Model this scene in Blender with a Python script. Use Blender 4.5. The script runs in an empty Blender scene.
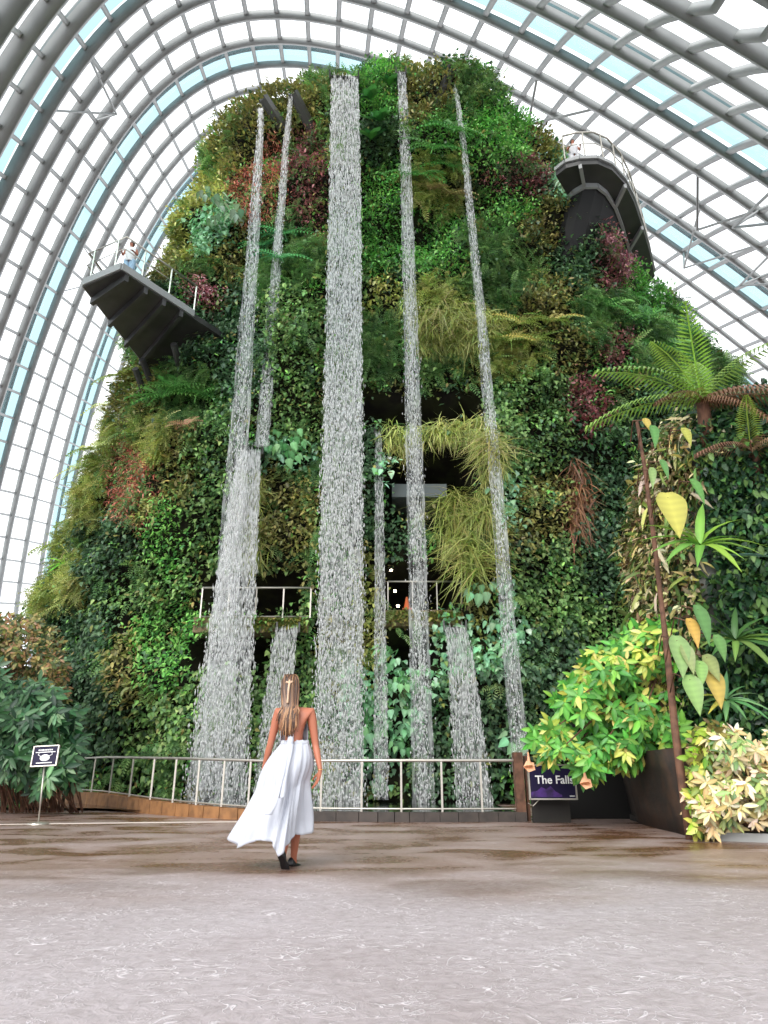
import bpy, math, random
import numpy as np
from mathutils import Vector, Matrix, Quaternion

rng = np.random.default_rng(7)
random.seed(7)
scn = bpy.context.scene
COL = scn.collection
PI = math.pi

# ------------------------------------------------------------------ camera
F = 690.0
PITCH = math.atan(262 / F)
CZ = 0.79
CT, ST = math.cos(PITCH), math.sin(PITCH)
cam = bpy.data.cameras.new('camera')
cam.sensor_fit = 'VERTICAL'
cam.sensor_height = 36
cam.lens = 36 * F / 1024
cam.clip_end = 1000
co = bpy.data.objects.new('camera', cam)
co.location = (0, 0, CZ)
co.rotation_euler = (PI / 2 + PITCH, 0, 0)
COL.objects.link(co)
scn.camera = co


def W(u, v, Y):
    """world point seen at photo pixel u, v at distance Y"""
    xr = (u - 384) / F
    ur = (512 - v) / F
    d = CT - ur * ST
    s = Y / d
    return Vector((xr * s, Y, CZ + s * (ST + ur * CT)))


def uv_of(P):
    Z = P[:, 2] - CZ
    d = P[:, 1] * CT + Z * ST
    return 384 + F * P[:, 0] / d, 512 - F * (-P[:, 1] * ST + Z * CT) / d, d


# ------------------------------------------------------------------ colour / materials
def lin(c):
    return tuple((x / 255 / 12.92) if x / 255 <= .04045 else ((x / 255 + .055) / 1.055) ** 2.4 for x in c)


def mat(name, col=(128, 128, 128), rough=.6, metal=0.0, spec=.5, trans=0.0, attr=False, noise=None, bump=None, emit=None):
    m = bpy.data.materials.new(name)
    m.use_nodes = True
    nt = m.node_tree
    b = nt.nodes['Principled BSDF']
    out = nt.nodes['Material Output']
    c = (*lin(col), 1)
    b.inputs['Base Color'].default_value = c
    b.inputs['Roughness'].default_value = rough
    b.inputs['Metallic'].default_value = metal
    b.inputs['Specular IOR Level'].default_value = spec
    src = None
    if attr:
        a = nt.nodes.new('ShaderNodeAttribute')
        a.attribute_name = 'tint'
        src = a.outputs['Color']
    if noise:
        sc, c2, amt = noise
        n = nt.nodes.new('ShaderNodeTexNoise')
        n.inputs['Scale'].default_value = sc
        n.inputs['Detail'].default_value = 6
        tc = nt.nodes.new('ShaderNodeTexCoord')
        nt.links.new(tc.outputs['Object'], n.inputs['Vector'])
        mx = nt.nodes.new('ShaderNodeMix')
        mx.data_type = 'RGBA'
        mx.inputs[6].default_value = c
        if src:
            nt.links.new(src, mx.inputs[6])
        mx.inputs[7].default_value = (*lin(c2), 1)
        rp = nt.nodes.new('ShaderNodeMapRange')
        rp.inputs[1].default_value = .4
        rp.inputs[2].default_value = .65
        rp.inputs[4].default_value = amt
        nt.links.new(n.outputs['Fac'], rp.inputs[0])
        nt.links.new(rp.outputs[0], mx.inputs[0])
        src = mx.outputs[2]
    if bump:
        sc, st = bump
        n = nt.nodes.new('ShaderNodeTexNoise')
        n.inputs['Scale'].default_value = sc
        n.inputs['Detail'].default_value = 5
        bp = nt.nodes.new('ShaderNodeBump')
        bp.inputs['Strength'].default_value = st
        bp.inputs['Distance'].default_value = .05
        nt.links.new(n.outputs['Fac'], bp.inputs['Height'])
        nt.links.new(bp.outputs[0], b.inputs['Normal'])
    if src:
        nt.links.new(src, b.inputs['Base Color'])
    if trans:
        t = nt.nodes.new('ShaderNodeBsdfTranslucent')
        t.inputs['Color'].default_value = c
        if src:
            nt.links.new(src, t.inputs['Color'])
        ms = nt.nodes.new('ShaderNodeMixShader')
        ms.inputs[0].default_value = trans
        nt.links.new(b.outputs[0], ms.inputs[1])
        nt.links.new(t.outputs[0], ms.inputs[2])
        nt.links.new(ms.outputs[0], out.inputs['Surface'])
    if emit:
        b.inputs['Emission Color'].default_value = (*lin(col), 1)
        b.inputs['Emission Strength'].default_value = emit
    return m


M_STEEL = mat('white_steel', (138, 141, 141), .5, noise=(.8, (118, 122, 122), .5))
M_LEAF = mat('leaf', rough=.42, spec=.45, trans=.22, attr=True)
M_LEAFM = mat('matt_leaf', rough=.65, spec=.25, trans=.2, attr=True)
M_ROCK = mat('dark_soil', (26, 24, 19), .9, spec=.2, noise=(1.5, (44, 48, 26), .8), bump=(3, .8))
M_DARK = mat('dark_concrete', (34, 32, 30), .8, noise=(2, (52, 48, 44), .6))
M_SLATE = mat('grey_rock', (120, 122, 118), .8, noise=(1.8, (60, 62, 58), .8), bump=(6, 1.0))
M_WOOD = mat('brown_stem', (112, 78, 60), .8, noise=(7, (50, 34, 24), .7))
M_METAL = mat('brushed_metal', (190, 185, 176), .35, metal=.75)
M_UNDER = mat('charcoal_panel', (50, 50, 50), .5, noise=(1.2, (70, 70, 70), .6))
M_FASCIA = mat('grey_fascia', (150, 152, 152), .5)
M_CHUTE = mat('dark_chute_metal', (80, 80, 78), .4, metal=.3)
M_TAN = mat('tan_tile', (158, 112, 70), .6, noise=(5, (104, 72, 44), .7))
M_LEDGE = mat('weathered_ledge', (150, 130, 104), .8, noise=(2.5, (88, 84, 40), .8), bump=(8, .6))


def new_mesh(name, V, Fc, m=None, parent=None, smooth=False, tint=None):
    """V (n,3) array; Fc list of faces or (n,k) array"""
    me = bpy.data.meshes.new(name)
    V = np.asarray(V, dtype=np.float32)
    if isinstance(Fc, np.ndarray):
        k = Fc.shape[1]
        me.vertices.add(len(V))
        me.vertices.foreach_set('co', V.ravel())
        me.loops.add(Fc.size)
        me.loops.foreach_set('vertex_index', Fc.astype(np.int32).ravel())
        me.polygons.add(len(Fc))
        me.polygons.foreach_set('loop_start', np.arange(0, Fc.size, k, dtype=np.int32))
        me.polygons.foreach_set('loop_total', np.full(len(Fc), k, dtype=np.int32))
        me.update(calc_edges=True)
    else:
        me.from_pydata([tuple(map(float, v)) for v in V], [], [tuple(map(int, f)) for f in Fc])
        me.update()
    if tint is not None:
        a = me.color_attributes.new('tint', 'FLOAT_COLOR', 'POINT')
        t = np.ones((len(V), 4), dtype=np.float32)
        t[:, :3] = tint
        a.data.foreach_set('color', t.ravel())
    if smooth:
        me.polygons.foreach_set('use_smooth', np.ones(len(me.polygons), dtype=bool))
    o = bpy.data.objects.new(name, me)
    COL.objects.link(o)
    if m:
        me.materials.append(m)
    if parent:
        o.parent = parent
    return o


class MB:
    """collects shapes that become one mesh"""
    def __init__(s):
        s.V = []
        s.F = []

    def add(s, V, Fc):
        b = len(s.V)
        s.V += [tuple(v) for v in V]
        s.F += [tuple(i + b for i in f) for f in Fc]
        return s

    def box(s, c, size, rz=0.0, M=None):
        x, y, z = [a / 2 for a in size]
        R = M or Matrix.Rotation(rz, 3, 'Z')
        c = Vector(c)
        V = [c + R @ Vector((i * x, j * y, k * z)) for i in (-1, 1) for j in (-1, 1) for k in (-1, 1)]
        return s.add(V, [(0, 1, 3, 2), (4, 6, 7, 5), (0, 4, 5, 1), (2, 3, 7, 6), (0, 2, 6, 4), (1, 5, 7, 3)])

    def prism(s, pts, z0, z1):
        n = len(pts)
        V = [(p[0], p[1], z0) for p in pts] + [(p[0], p[1], z1) for p in pts]
        return s.add(V, [tuple(range(n))[::-1], tuple(range(n, 2 * n))] + [(i, (i + 1) % n, n + (i + 1) % n, n + i) for i in range(n)])

    def bar(s, a, b, w, h=None, up=(0, 0, 1)):
        """rectangular beam from a to b, w wide and h high"""
        a, b = Vector(a), Vector(b)
        h = h or w
        d = (b - a).normalized()
        sd = d.cross(Vector(up))
        if sd.length < 1e-4:
            sd = Vector((1, 0, 0))
        sd.normalize()
        uu = sd.cross(d)
        V = [p + sd * i * w / 2 + uu * j * h / 2 for p in (a, b) for i, j in ((-1, -1), (1, -1), (1, 1), (-1, 1))]
        return s.add(V, [(3, 2, 1, 0), (4, 5, 6, 7)] + [(i, (i + 1) % 4, 4 + (i + 1) % 4, 4 + i) for i in range(4)])

    def tube(s, pts, r, n=6, cap=True):
        pts = [Vector(p) for p in pts]
        rs = r if isinstance(r, (list, tuple)) else [r] * len(pts)
        V = []
        N = None
        for k, p in enumerate(pts):
            d = (pts[min(k + 1, len(pts) - 1)] - pts[max(k - 1, 0)])
            d = d.normalized() if d.length > 1e-9 else Vector((0, 0, 1))
            if N is None:
                N = d.orthogonal().normalized()
            N = (N - d * N.dot(d))
            N = N.normalized() if N.length > 1e-6 else d.orthogonal().normalized()
            B = d.cross(N)
            for i in range(n):
                t = 2 * PI * i / n
                V.append(p + (N * math.cos(t) + B * math.sin(t)) * rs[k])
        Fc = [(k * n + i, k * n + (i + 1) % n, (k + 1) * n + (i + 1) % n, (k + 1) * n + i) for k in range(len(pts) - 1) for i in range(n)]
        if cap:
            Fc += [tuple(range(n))[::-1], tuple(range((len(pts) - 1) * n, len(pts) * n))]
        return s.add(V, Fc)

    def ball(s, c, r, nu=10, nv=7, M=None):
        c = Vector(c)
        r = r if isinstance(r, (list, tuple)) else (r, r, r)
        V = []
        for j in range(nv + 1):
            p = PI * j / nv
            for i in range(nu):
                t = 2 * PI * i / nu
                q = Vector((r[0] * math.sin(p) * math.cos(t), r[1] * math.sin(p) * math.sin(t), r[2] * math.cos(p)))
                V.append(c + (M @ q if M else q))
        return s.add(V, [(j * nu + i, (j + 1) * nu + i, (j + 1) * nu + (i + 1) % nu, j * nu + (i + 1) % nu) for j in range(nv) for i in range(nu)])

    def build(s, name, m, parent=None, smooth=False):
        return new_mesh(name, np.array(s.V), s.F, m, parent, smooth)


def tag(o, label=None, cat=None, group=None, kind=None):
    for k, v in (('label', label), ('category', cat), ('group', group), ('kind', kind)):
        if v:
            o[k] = v
    return o


def empty(name, loc, label, cat, group=None):
    o = bpy.data.objects.new(name, None)
    o.location = loc
    o.empty_display_size = .1
    COL.objects.link(o)
    return tag(o, label, cat, group)


def rebase(o):
    """keep child meshes built in world space under an Empty away from the origin"""
    for c in o.children:
        c.matrix_parent_inverse = Matrix.Translation(-o.location)


# ------------------------------------------------------------------ noise
def vnoise(P, s, seed=0):
    P = np.asarray(P) / s + 100.0
    i = np.floor(P).astype(np.int64)
    f = P - i
    f = f * f * (3 - 2 * f)

    def h(a, b, c):
        n = (a * 73856093) ^ (b * 19349663) ^ (c * 83492791) ^ (seed * 2654435)
        n = (n ^ (n >> 13)) * 1274126177
        return ((n & 0xffff) / 65535.0)
    r = 0
    for dx in (0, 1):
        for dy in (0, 1):
            for dz in (0, 1):
                w = (f[:, 0] if dx else 1 - f[:, 0]) * (f[:, 1] if dy else 1 - f[:, 1]) * (f[:, 2] if dz else 1 - f[:, 2])
                r = r + w * h(i[:, 0] + dx, i[:, 1] + dy, i[:, 2] + dz)
    return r


# ------------------------------------------------------------------ world and light
wd = bpy.data.worlds.new('sky')
scn.world = wd
wd.use_nodes = True
bg = wd.node_tree.nodes['Background']
bg.inputs[0].default_value = (.95, .97, 1, 1)
bg.inputs[1].default_value = 1.9
sun = bpy.data.lights.new('sun', 'SUN')
sun.energy = 4.0
sun.angle = math.radians(40)
sun.color = (1, .97, .92)
so = bpy.data.objects.new('sun', sun)
so.rotation_euler = Vector((-.45, -1, .75)).to_track_quat('Z', 'Y').to_euler()
so.location = (0, 0, 60)
COL.objects.link(so)

# ------------------------------------------------------------------ glass shell
Q = [0.2802, 17.65934, -6.86903, -1.09469, -0.03826, 28.54217, 3.06084, 0.02917, 24.67529, 2.6076, 0.04748, 0.08848, 0.0316, -0.01285, 0.00983, 1.1, 0.1216, -0.60111, 0.63867, -4.89489]
SHS = 3.0


def shell(i, j):
    """node of the shell grid; beyond the nearest modelled arch it runs on straight"""
    i, j = np.broadcast_arrays(np.asarray(i, float), np.asarray(j, float))
    ic = np.maximum(i, -3.5)
    P = shell_curve(ic, j)
    T = (shell_curve(ic + .3, j) - P) / .3 * np.array([1, 1, .55])
    return P + T * (i - ic)[..., None]


def shell_curve(i, j):
    phi, w0, s0, s1, s2, a0, a1, a2, b0, b1, b2, t0, t1, t2, t3, p, w2, lean, bow, zb = Q
    i = np.asarray(i, float)
    j = np.asarray(j, float) - 9
    w = w0 + 3 * i + w2 * i * i
    T = t0 + t1 * j + t2 * j * j * .01 + t3 * j ** 3 * .001
    s = s0 + s1 * i + s2 * i * i
    A = a0 + a1 * i + a2 * i * i
    B = b0 + b1 * i + b2 * i * i
    ct, st = np.cos(T), np.sin(T)
    r = ((ct * ct + .03) ** (p / 2) + (st * st + .03) ** (p / 2)) ** (-1 / p)
    x = s + A * st * r
    z = zb + B * ct * r
    w = w + lean * z + bow * (x / 10) ** 2
    X = x * np.cos(phi) + w * np.sin(phi)
    Y = -x * np.sin(phi) + w * np.cos(phi)
    return np.stack([X * SHS, Y * SHS, (z - CZ) * SHS + CZ], -1)


def shell_n(i, j):
    e = .05
    d1 = shell(i + e, j) - shell(i - e, j)
    d2 = shell(i, j + e) - shell(i, j - e)
    n = np.cross(d1, d2)
    n /= np.linalg.norm(n, axis=-1, keepdims=True)
    inw = np.array([0, 15, 5.]) - shell(i, j)
    sg = np.sign((n * inw).sum(-1, keepdims=True))
    return n * sg


def beam(P, N, w, d, off=0.0):
    """box beam along points P, hanging inward by d along N"""
    T = np.gradient(P, axis=0)
    T /= np.linalg.norm(T, axis=1, keepdims=True)
    S = np.cross(T, N)
    S /= np.linalg.norm(S, axis=1, keepdims=True)
    P = P + N * off
    V = np.stack([P - S * w / 2, P + S * w / 2, P + S * w / 2 + N * d, P - S * w / 2 + N * d], 1)
    n = len(P)
    k = np.arange(n - 1)[:, None] * 4
    Fc = np.concatenate([np.concatenate([k + a, k + (a + 1) % 4, k + 4 + (a + 1) % 4, k + 4 + a], 1) for a in range(4)])
    return V.reshape(-1, 3), Fc


I0, I1, J0, J1 = -7, 11, -20, 38
roof = empty('ceiling', (0, 0, 0), 'arched glass and white steel shell enclosing the planted mountain', 'ceiling')
roof['kind'] = 'structure'
jj = np.arange(J0, J1 + .01, .5)
for i in range(I0, I1 + 1):
    i_ = np.full(len(jj), float(i))
    P, N = shell(i_, jj), shell_n(i_, jj)
    V, Fc = beam(P, N, .85 * min(1, max(.6, .72 + .06 * (i + 4))), np.interp(jj, [0, 7, 14], [.85, .62, .42])[:, None])
    new_mesh('arch_rib', V, Fc, M_STEEL, roof)
ii = np.arange(I0, I1 + .01, .5)
for j in range(J0, J1 + 1):
    j_ = np.full(len(ii), float(j))
    P, N = shell(ii, j_), shell_n(ii, j_)
    V, Fc = beam(P, N, (.38 * np.clip(.55 + .07 * (ii + 4), .45, 1))[:, None], .26)
    new_mesh('cross_rib', V, Fc, M_STEEL, roof)


def glass(name, col, tr, rough=.05):
    m = bpy.data.materials.new(name)
    m.use_nodes = True
    nt = m.node_tree
    nt.nodes.clear()
    out = nt.nodes.new('ShaderNodeOutputMaterial')
    t = nt.nodes.new('ShaderNodeBsdfTransparent')
    t.inputs[0].default_value = (*col, 1)
    g = nt.nodes.new('ShaderNodeBsdfGlossy')
    g.inputs['Roughness'].default_value = rough
    ms = nt.nodes.new('ShaderNodeMixShader')
    ms.inputs[0].default_value = tr
    nt.links.new(t.outputs[0], ms.inputs[1])
    nt.links.new(g.outputs[0], ms.inputs[2])
    nt.links.new(ms.outputs[0], out.inputs[0])
    return m


M_GLASS = glass('clear_glass', (.97, .98, .98), .03)
M_TINT = glass('aqua_glass', (.42, .62, .66), .05)


def patch(i0, i1, off, name, m, ni):
    a = np.linspace(i0, i1, ni + 1)
    b = np.arange(J0, J1 + 1.)
    A, B = np.meshgrid(a, b, indexing='ij')
    P = shell(A.ravel(), B.ravel()) - shell_n(A.ravel(), B.ravel()) * off
    nb = len(b)
    k = (np.arange(ni)[:, None] * nb + np.arange(nb - 1)[None]).ravel()
    Fc = np.stack([k, k + 1, k + nb + 1, k + nb], 1)
    return new_mesh(name, P, Fc, m, roof)


patch(I0, I1, .02, 'glass_panes', M_GLASS, I1 - I0)
for c in (-4, 0, 4, 8):
    patch(c - .55, c + .35, .8, 'outer_glass_band', M_TINT, 2)
    i_ = np.full(len(jj), c - .1)
    P, N = shell(i_, jj), shell_n(i_, jj)
    V, Fc = beam(P - N * 1.6, N, .5, .6)
    new_mesh('outer_arch', V, Fc, M_STEEL, roof)
# slender spreader struts hung under the shell
st = MB()
for (i, j) in ((1.5, 17.5), (0.5, 23.5), (1.5, 23.2), (2.5, 25.5), (1.2, 2.5), (5.3, -1.5), (3.4, 24.2)):
    p = Vector(shell(i, j)) + Vector(shell_n(np.array([i * 1.0]), np.array([j * 1.0]))[0]) * 2.4
    for di, dj in ((-.5, -.5), (-.5, .5), (.5, .0)):
        q = Vector(shell(round(i) + di * 2, round(j) + dj * 2))
        st.tube([p, q], .09, 5)
st.build('strut', M_STEEL, roof)

# ------------------------------------------------------------------ ground
def floor_material():
    m = bpy.data.materials.new('stamped_concrete')
    m.use_nodes = True
    nt = m.node_tree
    L = nt.links.new
    b = nt.nodes['Principled BSDF']
    geo = nt.nodes.new('ShaderNodeNewGeometry')
    sep = nt.nodes.new('ShaderNodeSeparateXYZ')
    L(geo.outputs['Position'], sep.inputs[0])

    def noise(scale, detail=4, dist=0.0, stretch=None, rough=.5):
        n = nt.nodes.new('ShaderNodeTexNoise')
        n.inputs['Scale'].default_value = scale
        n.inputs['Detail'].default_value = detail
        n.inputs['Distortion'].default_value = dist
        n.inputs['Roughness'].default_value = rough
        if stretch:
            mp = nt.nodes.new('ShaderNodeMapping')
            mp.inputs['Scale'].default_value = stretch
            L(geo.outputs['Position'], mp.inputs[0])
            L(mp.outputs[0], n.inputs['Vector'])
        else:
            L(geo.outputs['Position'], n.inputs['Vector'])
        return n.outputs['Fac']

    def rng_(src, a, b_, c=0.0, d=1.0):
        r = nt.nodes.new('ShaderNodeMapRange')
        r.inputs[1].default_value, r.inputs[2].default_value = a, b_
        r.inputs[3].default_value, r.inputs[4].default_value = c, d
        L(src, r.inputs[0])
        return r.outputs[0]

    def math_(op, x, y):
        n = nt.nodes.new('ShaderNodeMath')
        n.operation = op
        for k, q in enumerate((x, y)):
            if isinstance(q, (int, float)):
                n.inputs[k].default_value = q
            else:
                L(q, n.inputs[k])
        return n.outputs[0]

    def mix(f, x, y):
        n = nt.nodes.new('ShaderNodeMix')
        n.data_type = 'RGBA'
        for k, q in ((0, f), (6, x), (7, y)):
            if isinstance(q, (int, float)):
                n.inputs[k].default_value = q
            elif isinstance(q, tuple):
                n.inputs[k].default_value = (*lin(q), 1)
            else:
                L(q, n.inputs[k])
        return n.outputs[2]
    big = noise(.5, 4)
    fine = noise(14, 6, rough=.7)
    base = mix(rng_(big, .35, .65), (176, 168, 172), (160, 150, 152))
    base = mix(rng_(fine, .42, .7, 0, .55), base, (128, 118, 116))
    # wavy stamped marks: thin ridges where distorted noise crosses one half
    mk = noise(5.5, 2, 1.6)
    ridge = rng_(math_('ABSOLUTE', math_('SUBTRACT', mk, .5), 0), .0, .022, 1, 0)
    gate = rng_(noise(3.2, 3), .46, .58)
    ridge = math_('MULTIPLY', ridge, gate)
    mk2 = noise(10, 2, 2.2)
    ridge2 = math_('MULTIPLY', rng_(math_('ABSOLUTE', math_('SUBTRACT', mk2, .47), 0), .0, .02, 1, 0), rng_(noise(4.5, 3), .5, .6))
    marks = math_('MAXIMUM', ridge, ridge2)
    base = mix(math_('MULTIPLY', marks, .85), base, (226, 220, 224))
    # damp brown ground towards the falls
    wy = math_('ADD', sep.outputs['Y'], math_('MULTIPLY', noise(.35, 4, 0, (1, 1.5, 1)), 5.0))
    wet = rng_(wy, 7.4, 9.6)
    wetn = rng_(noise(1.4, 5, .6, (.55, 1, 1)), .38, .6)
    wet2 = math_('MULTIPLY', wet, math_('ADD', math_('MULTIPLY', wetn, .55), .45))
    brown = mix(wetn, (146, 112, 92), (104, 72, 50))
    col = mix(wet2, base, brown)
    L(col, b.inputs['Base Color'])
    L(math_('SUBTRACT', math_('SUBTRACT', .5, math_('MULTIPLY', wet2, .3)), math_('MULTIPLY', rng_(fine, .4, .7), -.1)), b.inputs['Roughness'])
    b.inputs['Specular IOR Level'].default_value = .55
    h = math_('ADD', math_('MULTIPLY', marks, .5), math_('MULTIPLY', noise(9, 6, .8, rough=.65), 1.1))
    bp = nt.nodes.new('ShaderNodeBump')
    bp.inputs['Strength'].default_value = .55
    bp.inputs['Distance'].default_value = .03
    L(h, bp.inputs['Height'])
    L(bp.outputs[0], b.inputs['Normal'])
    return m


fl = MB()
fl.add([(-70, -12, 0), (70, -12, 0), (70, 140, 0), (-70, 140, 0)], [(0, 1, 2, 3)])
tag(fl.build('floor', floor_material()), 'grey stamped concrete plaza floor, brown and damp near the falls', 'floor', kind='structure')
# pale joint line and grey gutter strip by the left curb
M_JOINT = mat('pale_joint', (205, 198, 190), .6)
j_ = MB()
pts = [W(-60, 830, 12.4), W(60, 826.5, 12.8), W(150, 824, 13.1), W(240, 823, 13.3)]
for a, b in zip(pts, pts[1:]):
    a.z = b.z = .004
    j_.bar(a, b, .05, .012)
tag(j_.build('trim_1', M_JOINT), 'pale joint line across the floor in front of the curb', 'floor joint', kind='structure')

# ------------------------------------------------------------------ planted mountain core
ZS = [-1, 0, 6, 9, 13, 17, 21, 25, 28, 30, 31.6, 32.6]
WL = [15.8, 15.6, 14.3, 13.4, 12.4, 11.6, 11.0, 10.3, 9.0, 6.6, 3.8, 1.0]
WR = [26, 26, 24.0, 21.2, 17.6, 14.8, 12.9, 10.8, 7.8, 4.8, 2.4, .8]
RY = [12, 12, 11.8, 11.4, 10.8, 10.2, 9.6, 8.8, 7.9, 6.4, 4.2, 1.0]
CY = [33.2, 33.2, 33, 32.6, 32, 31.4, 30.8, 30, 29.4, 28.4, 27.2, 26.4]
RECESS = []


def rect(u0, v0, u1, v1, dep=3.2, Y=21.2):
    a, b = W(u0, v1, Y), W(u1, v0, Y)
    RECESS.append((a.x, b.x, a.z, b.z, dep))


rect(358, 386, 484, 430)
rect(392, 448, 470, 522)
rect(192, 566, 306, 616)
rect(382, 560, 462, 610)
rect(190, 632, 272, 672, 2.5)
rect(384, 632, 436, 668, 2.5)
rect(108, 555, 128, 625, 1.5)
rect(580, 180, 626, 236, 2.6, 22.6)


def core(a, z, disp=True):
    a = np.asarray(a, float)
    z = np.asarray(z, float)
    wl, wr, ry, cy = (np.interp(z, ZS, q) for q in (WL, WR, RY, CY))
    n = 2 / 2.5
    sa, ca = np.sin(a), np.cos(a)
    w = np.where(sa < 0, wl, wr)
    x = w * np.sign(sa) * np.abs(sa) ** n
    y = cy - ry * np.sign(ca) * np.abs(ca) ** n
    P = np.stack([x, y, z], -1)
    if disp:
        o = np.stack([sa * .8, -ca, np.full_like(a, .15)], -1)
        o /= np.linalg.norm(o, axis=-1, keepdims=True)
        d = 1.5 * (vnoise(P, 3.6, 3) - .55) + 1.5 * (vnoise(P, 1.7, 5) - .5) + .5 * (vnoise(P, .8, 6) - .5)
        front = ca > .3
        for (x0, x1, z0, z1, dep) in RECESS:
            jx = .35 * (vnoise(P, .8, 9) - .5)
            e = .25
            inside = np.clip((x + jx - x0) / e, 0, 1) * np.clip((x1 - x + jx) / e, 0, 1) * np.clip((z + jx - z0) / e, 0, 1) * np.clip((z1 - z + jx) / e, 0, 1)
            d = np.where(front, d * (1 - inside) - dep * inside, d)
        P = P + o * d[..., None]
    return P


def in_recess(P, m=.12):
    r = np.zeros(len(P), bool)
    for (x0, x1, z0, z1, dep) in RECESS:
        r |= (P[:, 0] > x0 + m) & (P[:, 0] < x1 - m) & (P[:, 2] > z0 + m) & (P[:, 2] < z1 - m)
    return r


na, nz = 420, 170
A, Z = np.meshgrid(np.linspace(-PI, PI, na), np.linspace(-.5, 32.6, nz), indexing='ij')
# denser angles at the front: superellipse spreads them
CV = core(A.ravel(), Z.ravel())
k = (np.arange(na - 1)[:, None] * nz + np.arange(nz - 1)[None]).ravel()
Fc = np.stack([k, k + nz, k + nz + 1, k + 1], 1)
mount = new_mesh('planted_mountain', CV, Fc, M_ROCK, smooth=True)
tag(mount, 'towering artificial mountain of dark rock carrying the plants and waterfalls', 'mountain')
# front surface lookup by photo pixel
fm = np.abs(A.ravel()) < 2.0
LP = CV[fm]
LU, LV, LD = uv_of(LP)
LE = core(A.ravel()[fm] + .01, Z.ravel()[fm]) - LP
LE2 = core(A.ravel()[fm], Z.ravel()[fm] + .2) - LP
LN = np.cross(LE, LE2)
LN /= np.linalg.norm(LN, axis=1, keepdims=True) + 1e-9
LN[LN[:, 1] > .9] *= -1


def on_wall(u, v):
    d = (LU - u) ** 2 + (LV - v) ** 2 + np.maximum(0, LD - 24) * .5
    k = int(np.argmin(d))
    return Vector(LP[k]), Vector(LN[k])


# ------------------------------------------------------------------ leaf templates (x across, y along, z out of the blade)
def T_leaf(w=.5, fold=.12, droop=.15, seg=(0, .3, .7, 1), ws=(.1, 1, .75, 0)):
    V = []
    for s, q in zip(seg, ws):
        zz = -droop * s * s
        V += [(-w / 2 * q, s, zz + fold * q), (0, s, zz), (w / 2 * q, s, zz + fold * q)]
    Fc = []
    for k in range(len(seg) - 1):
        b = 3 * k
        Fc += [(b, b + 1, b + 4, b + 3), (b + 1, b + 2, b + 5, b + 4)]
    return np.array(V, float), np.array(Fc), np.tile([.88, 1.22, .88], len(seg))


T_HEART = T_leaf(.85, .1, .2, (-.12, .12, .5, 1), (.55, 1, .72, 0))
T_OVAL = T_leaf(.48, .06, .2, (0, .3, .7, 1), (.1, 1, .8, 0))
T_NARROW = T_leaf(.2, .04, .35, (0, .3, .7, 1), (.4, 1, .8, 0))
T_BLADE = T_leaf(.07, .01, .9, (0, .3, .6, 1), (.7, 1, .8, .1))
T_QUICK = (np.array([(0, 0, 0), (.3, .45, .05), (0, 1, -.1), (-.3, .45, .05)], float), np.array([(0, 1, 2, 3)]))
T_STRAP = T_leaf(.13, .03, .5, (0, .25, .5, .75, 1), (.6, 1, 1, .7, 0))


def T_frond(n=11, w=.34, droop=.55, curl=0.0):
    V, Fc = [], []
    for k in range(n):
        t = (k + .5) / n
        y, zz = t, -droop * t * t
        L = w * math.sin(PI * min(1, t * .85 + .12)) ** .8 * (1 - .25 * t)
        hw = .42 / n
        for sd in (-1, 1):
            b = len(V)
            V += [(0, y - hw, zz), (sd * L * .55, y - hw * .6 + L * .18, zz + .03), (sd * L, y + L * .3, zz - .05 - curl * L), (sd * L * .55, y + hw + L * .16, zz + .02)]
            Fc.append((b, b + 1, b + 2, b + 3) if sd > 0 else (b, b + 3, b + 2, b + 1))
    b = len(V)
    for k in range(5):
        t = k / 4
        V += [(-.008, t, -droop * t * t + .004), (.008, t, -droop * t * t + .004)]
    for k in range(4):
        Fc.append((b + 2 * k, b + 2 * k + 1, b + 2 * k + 3, b + 2 * k + 2))
    return np.array(V, float), np.array(Fc)


T_FROND = T_frond()
T_FROND_S = T_frond(8, .3, .4)
T_FROND_L = T_frond(26, .22, .5)


def unit(a):
    return a / (np.linalg.norm(a, axis=-1, keepdims=True) + 1e-9)


def scatter(T, P, D, N, S, C):
    """one vertex / face array with the template at every point; D length direction, N blade normal"""
    V, Fc = T[:2]
    D = unit(D)
    X = unit(np.cross(D, N))
    N = np.cross(X, D)
    S = np.broadcast_to(np.asarray(S, float), (len(P),))
    out = P[:, None] + S[:, None, None] * (V[None, :, 0:1] * X[:, None] + V[None, :, 1:2] * D[:, None] + V[None, :, 2:3] * N[:, None])
    n = len(V)
    Fo = (Fc[None] + (np.arange(len(P)) * n)[:, None, None]).reshape(-1, 4)
    Co = np.repeat(C, n, axis=0)
    if len(T) > 2:
        Co = Co * np.tile(T[2], len(P))[:, None]
    return out.reshape(-1, 3), Fo, Co


def pal(cols, n, jit=.18):
    c = np.array([lin(x) for x in cols])[rng.integers(0, len(cols), n)]
    c = c * (1 + jit * rng.normal(size=(n, 1))) * (1 + .08 * rng.normal(size=(n, 3)))
    return np.clip(c, .004, .95)


class Bag:
    def __init__(s):
        s.V, s.F, s.C, s.n = [], [], [], 0

    def add(s, VFC):
        V, Fc, C = VFC
        s.V.append(V)
        s.F.append(Fc + s.n)
        s.C.append(C)
        s.n += len(V)

    def build(s, name, m, parent=None):
        return new_mesh(name, np.concatenate(s.V), np.concatenate(s.F), m, parent, tint=np.concatenate(s.C))


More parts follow.
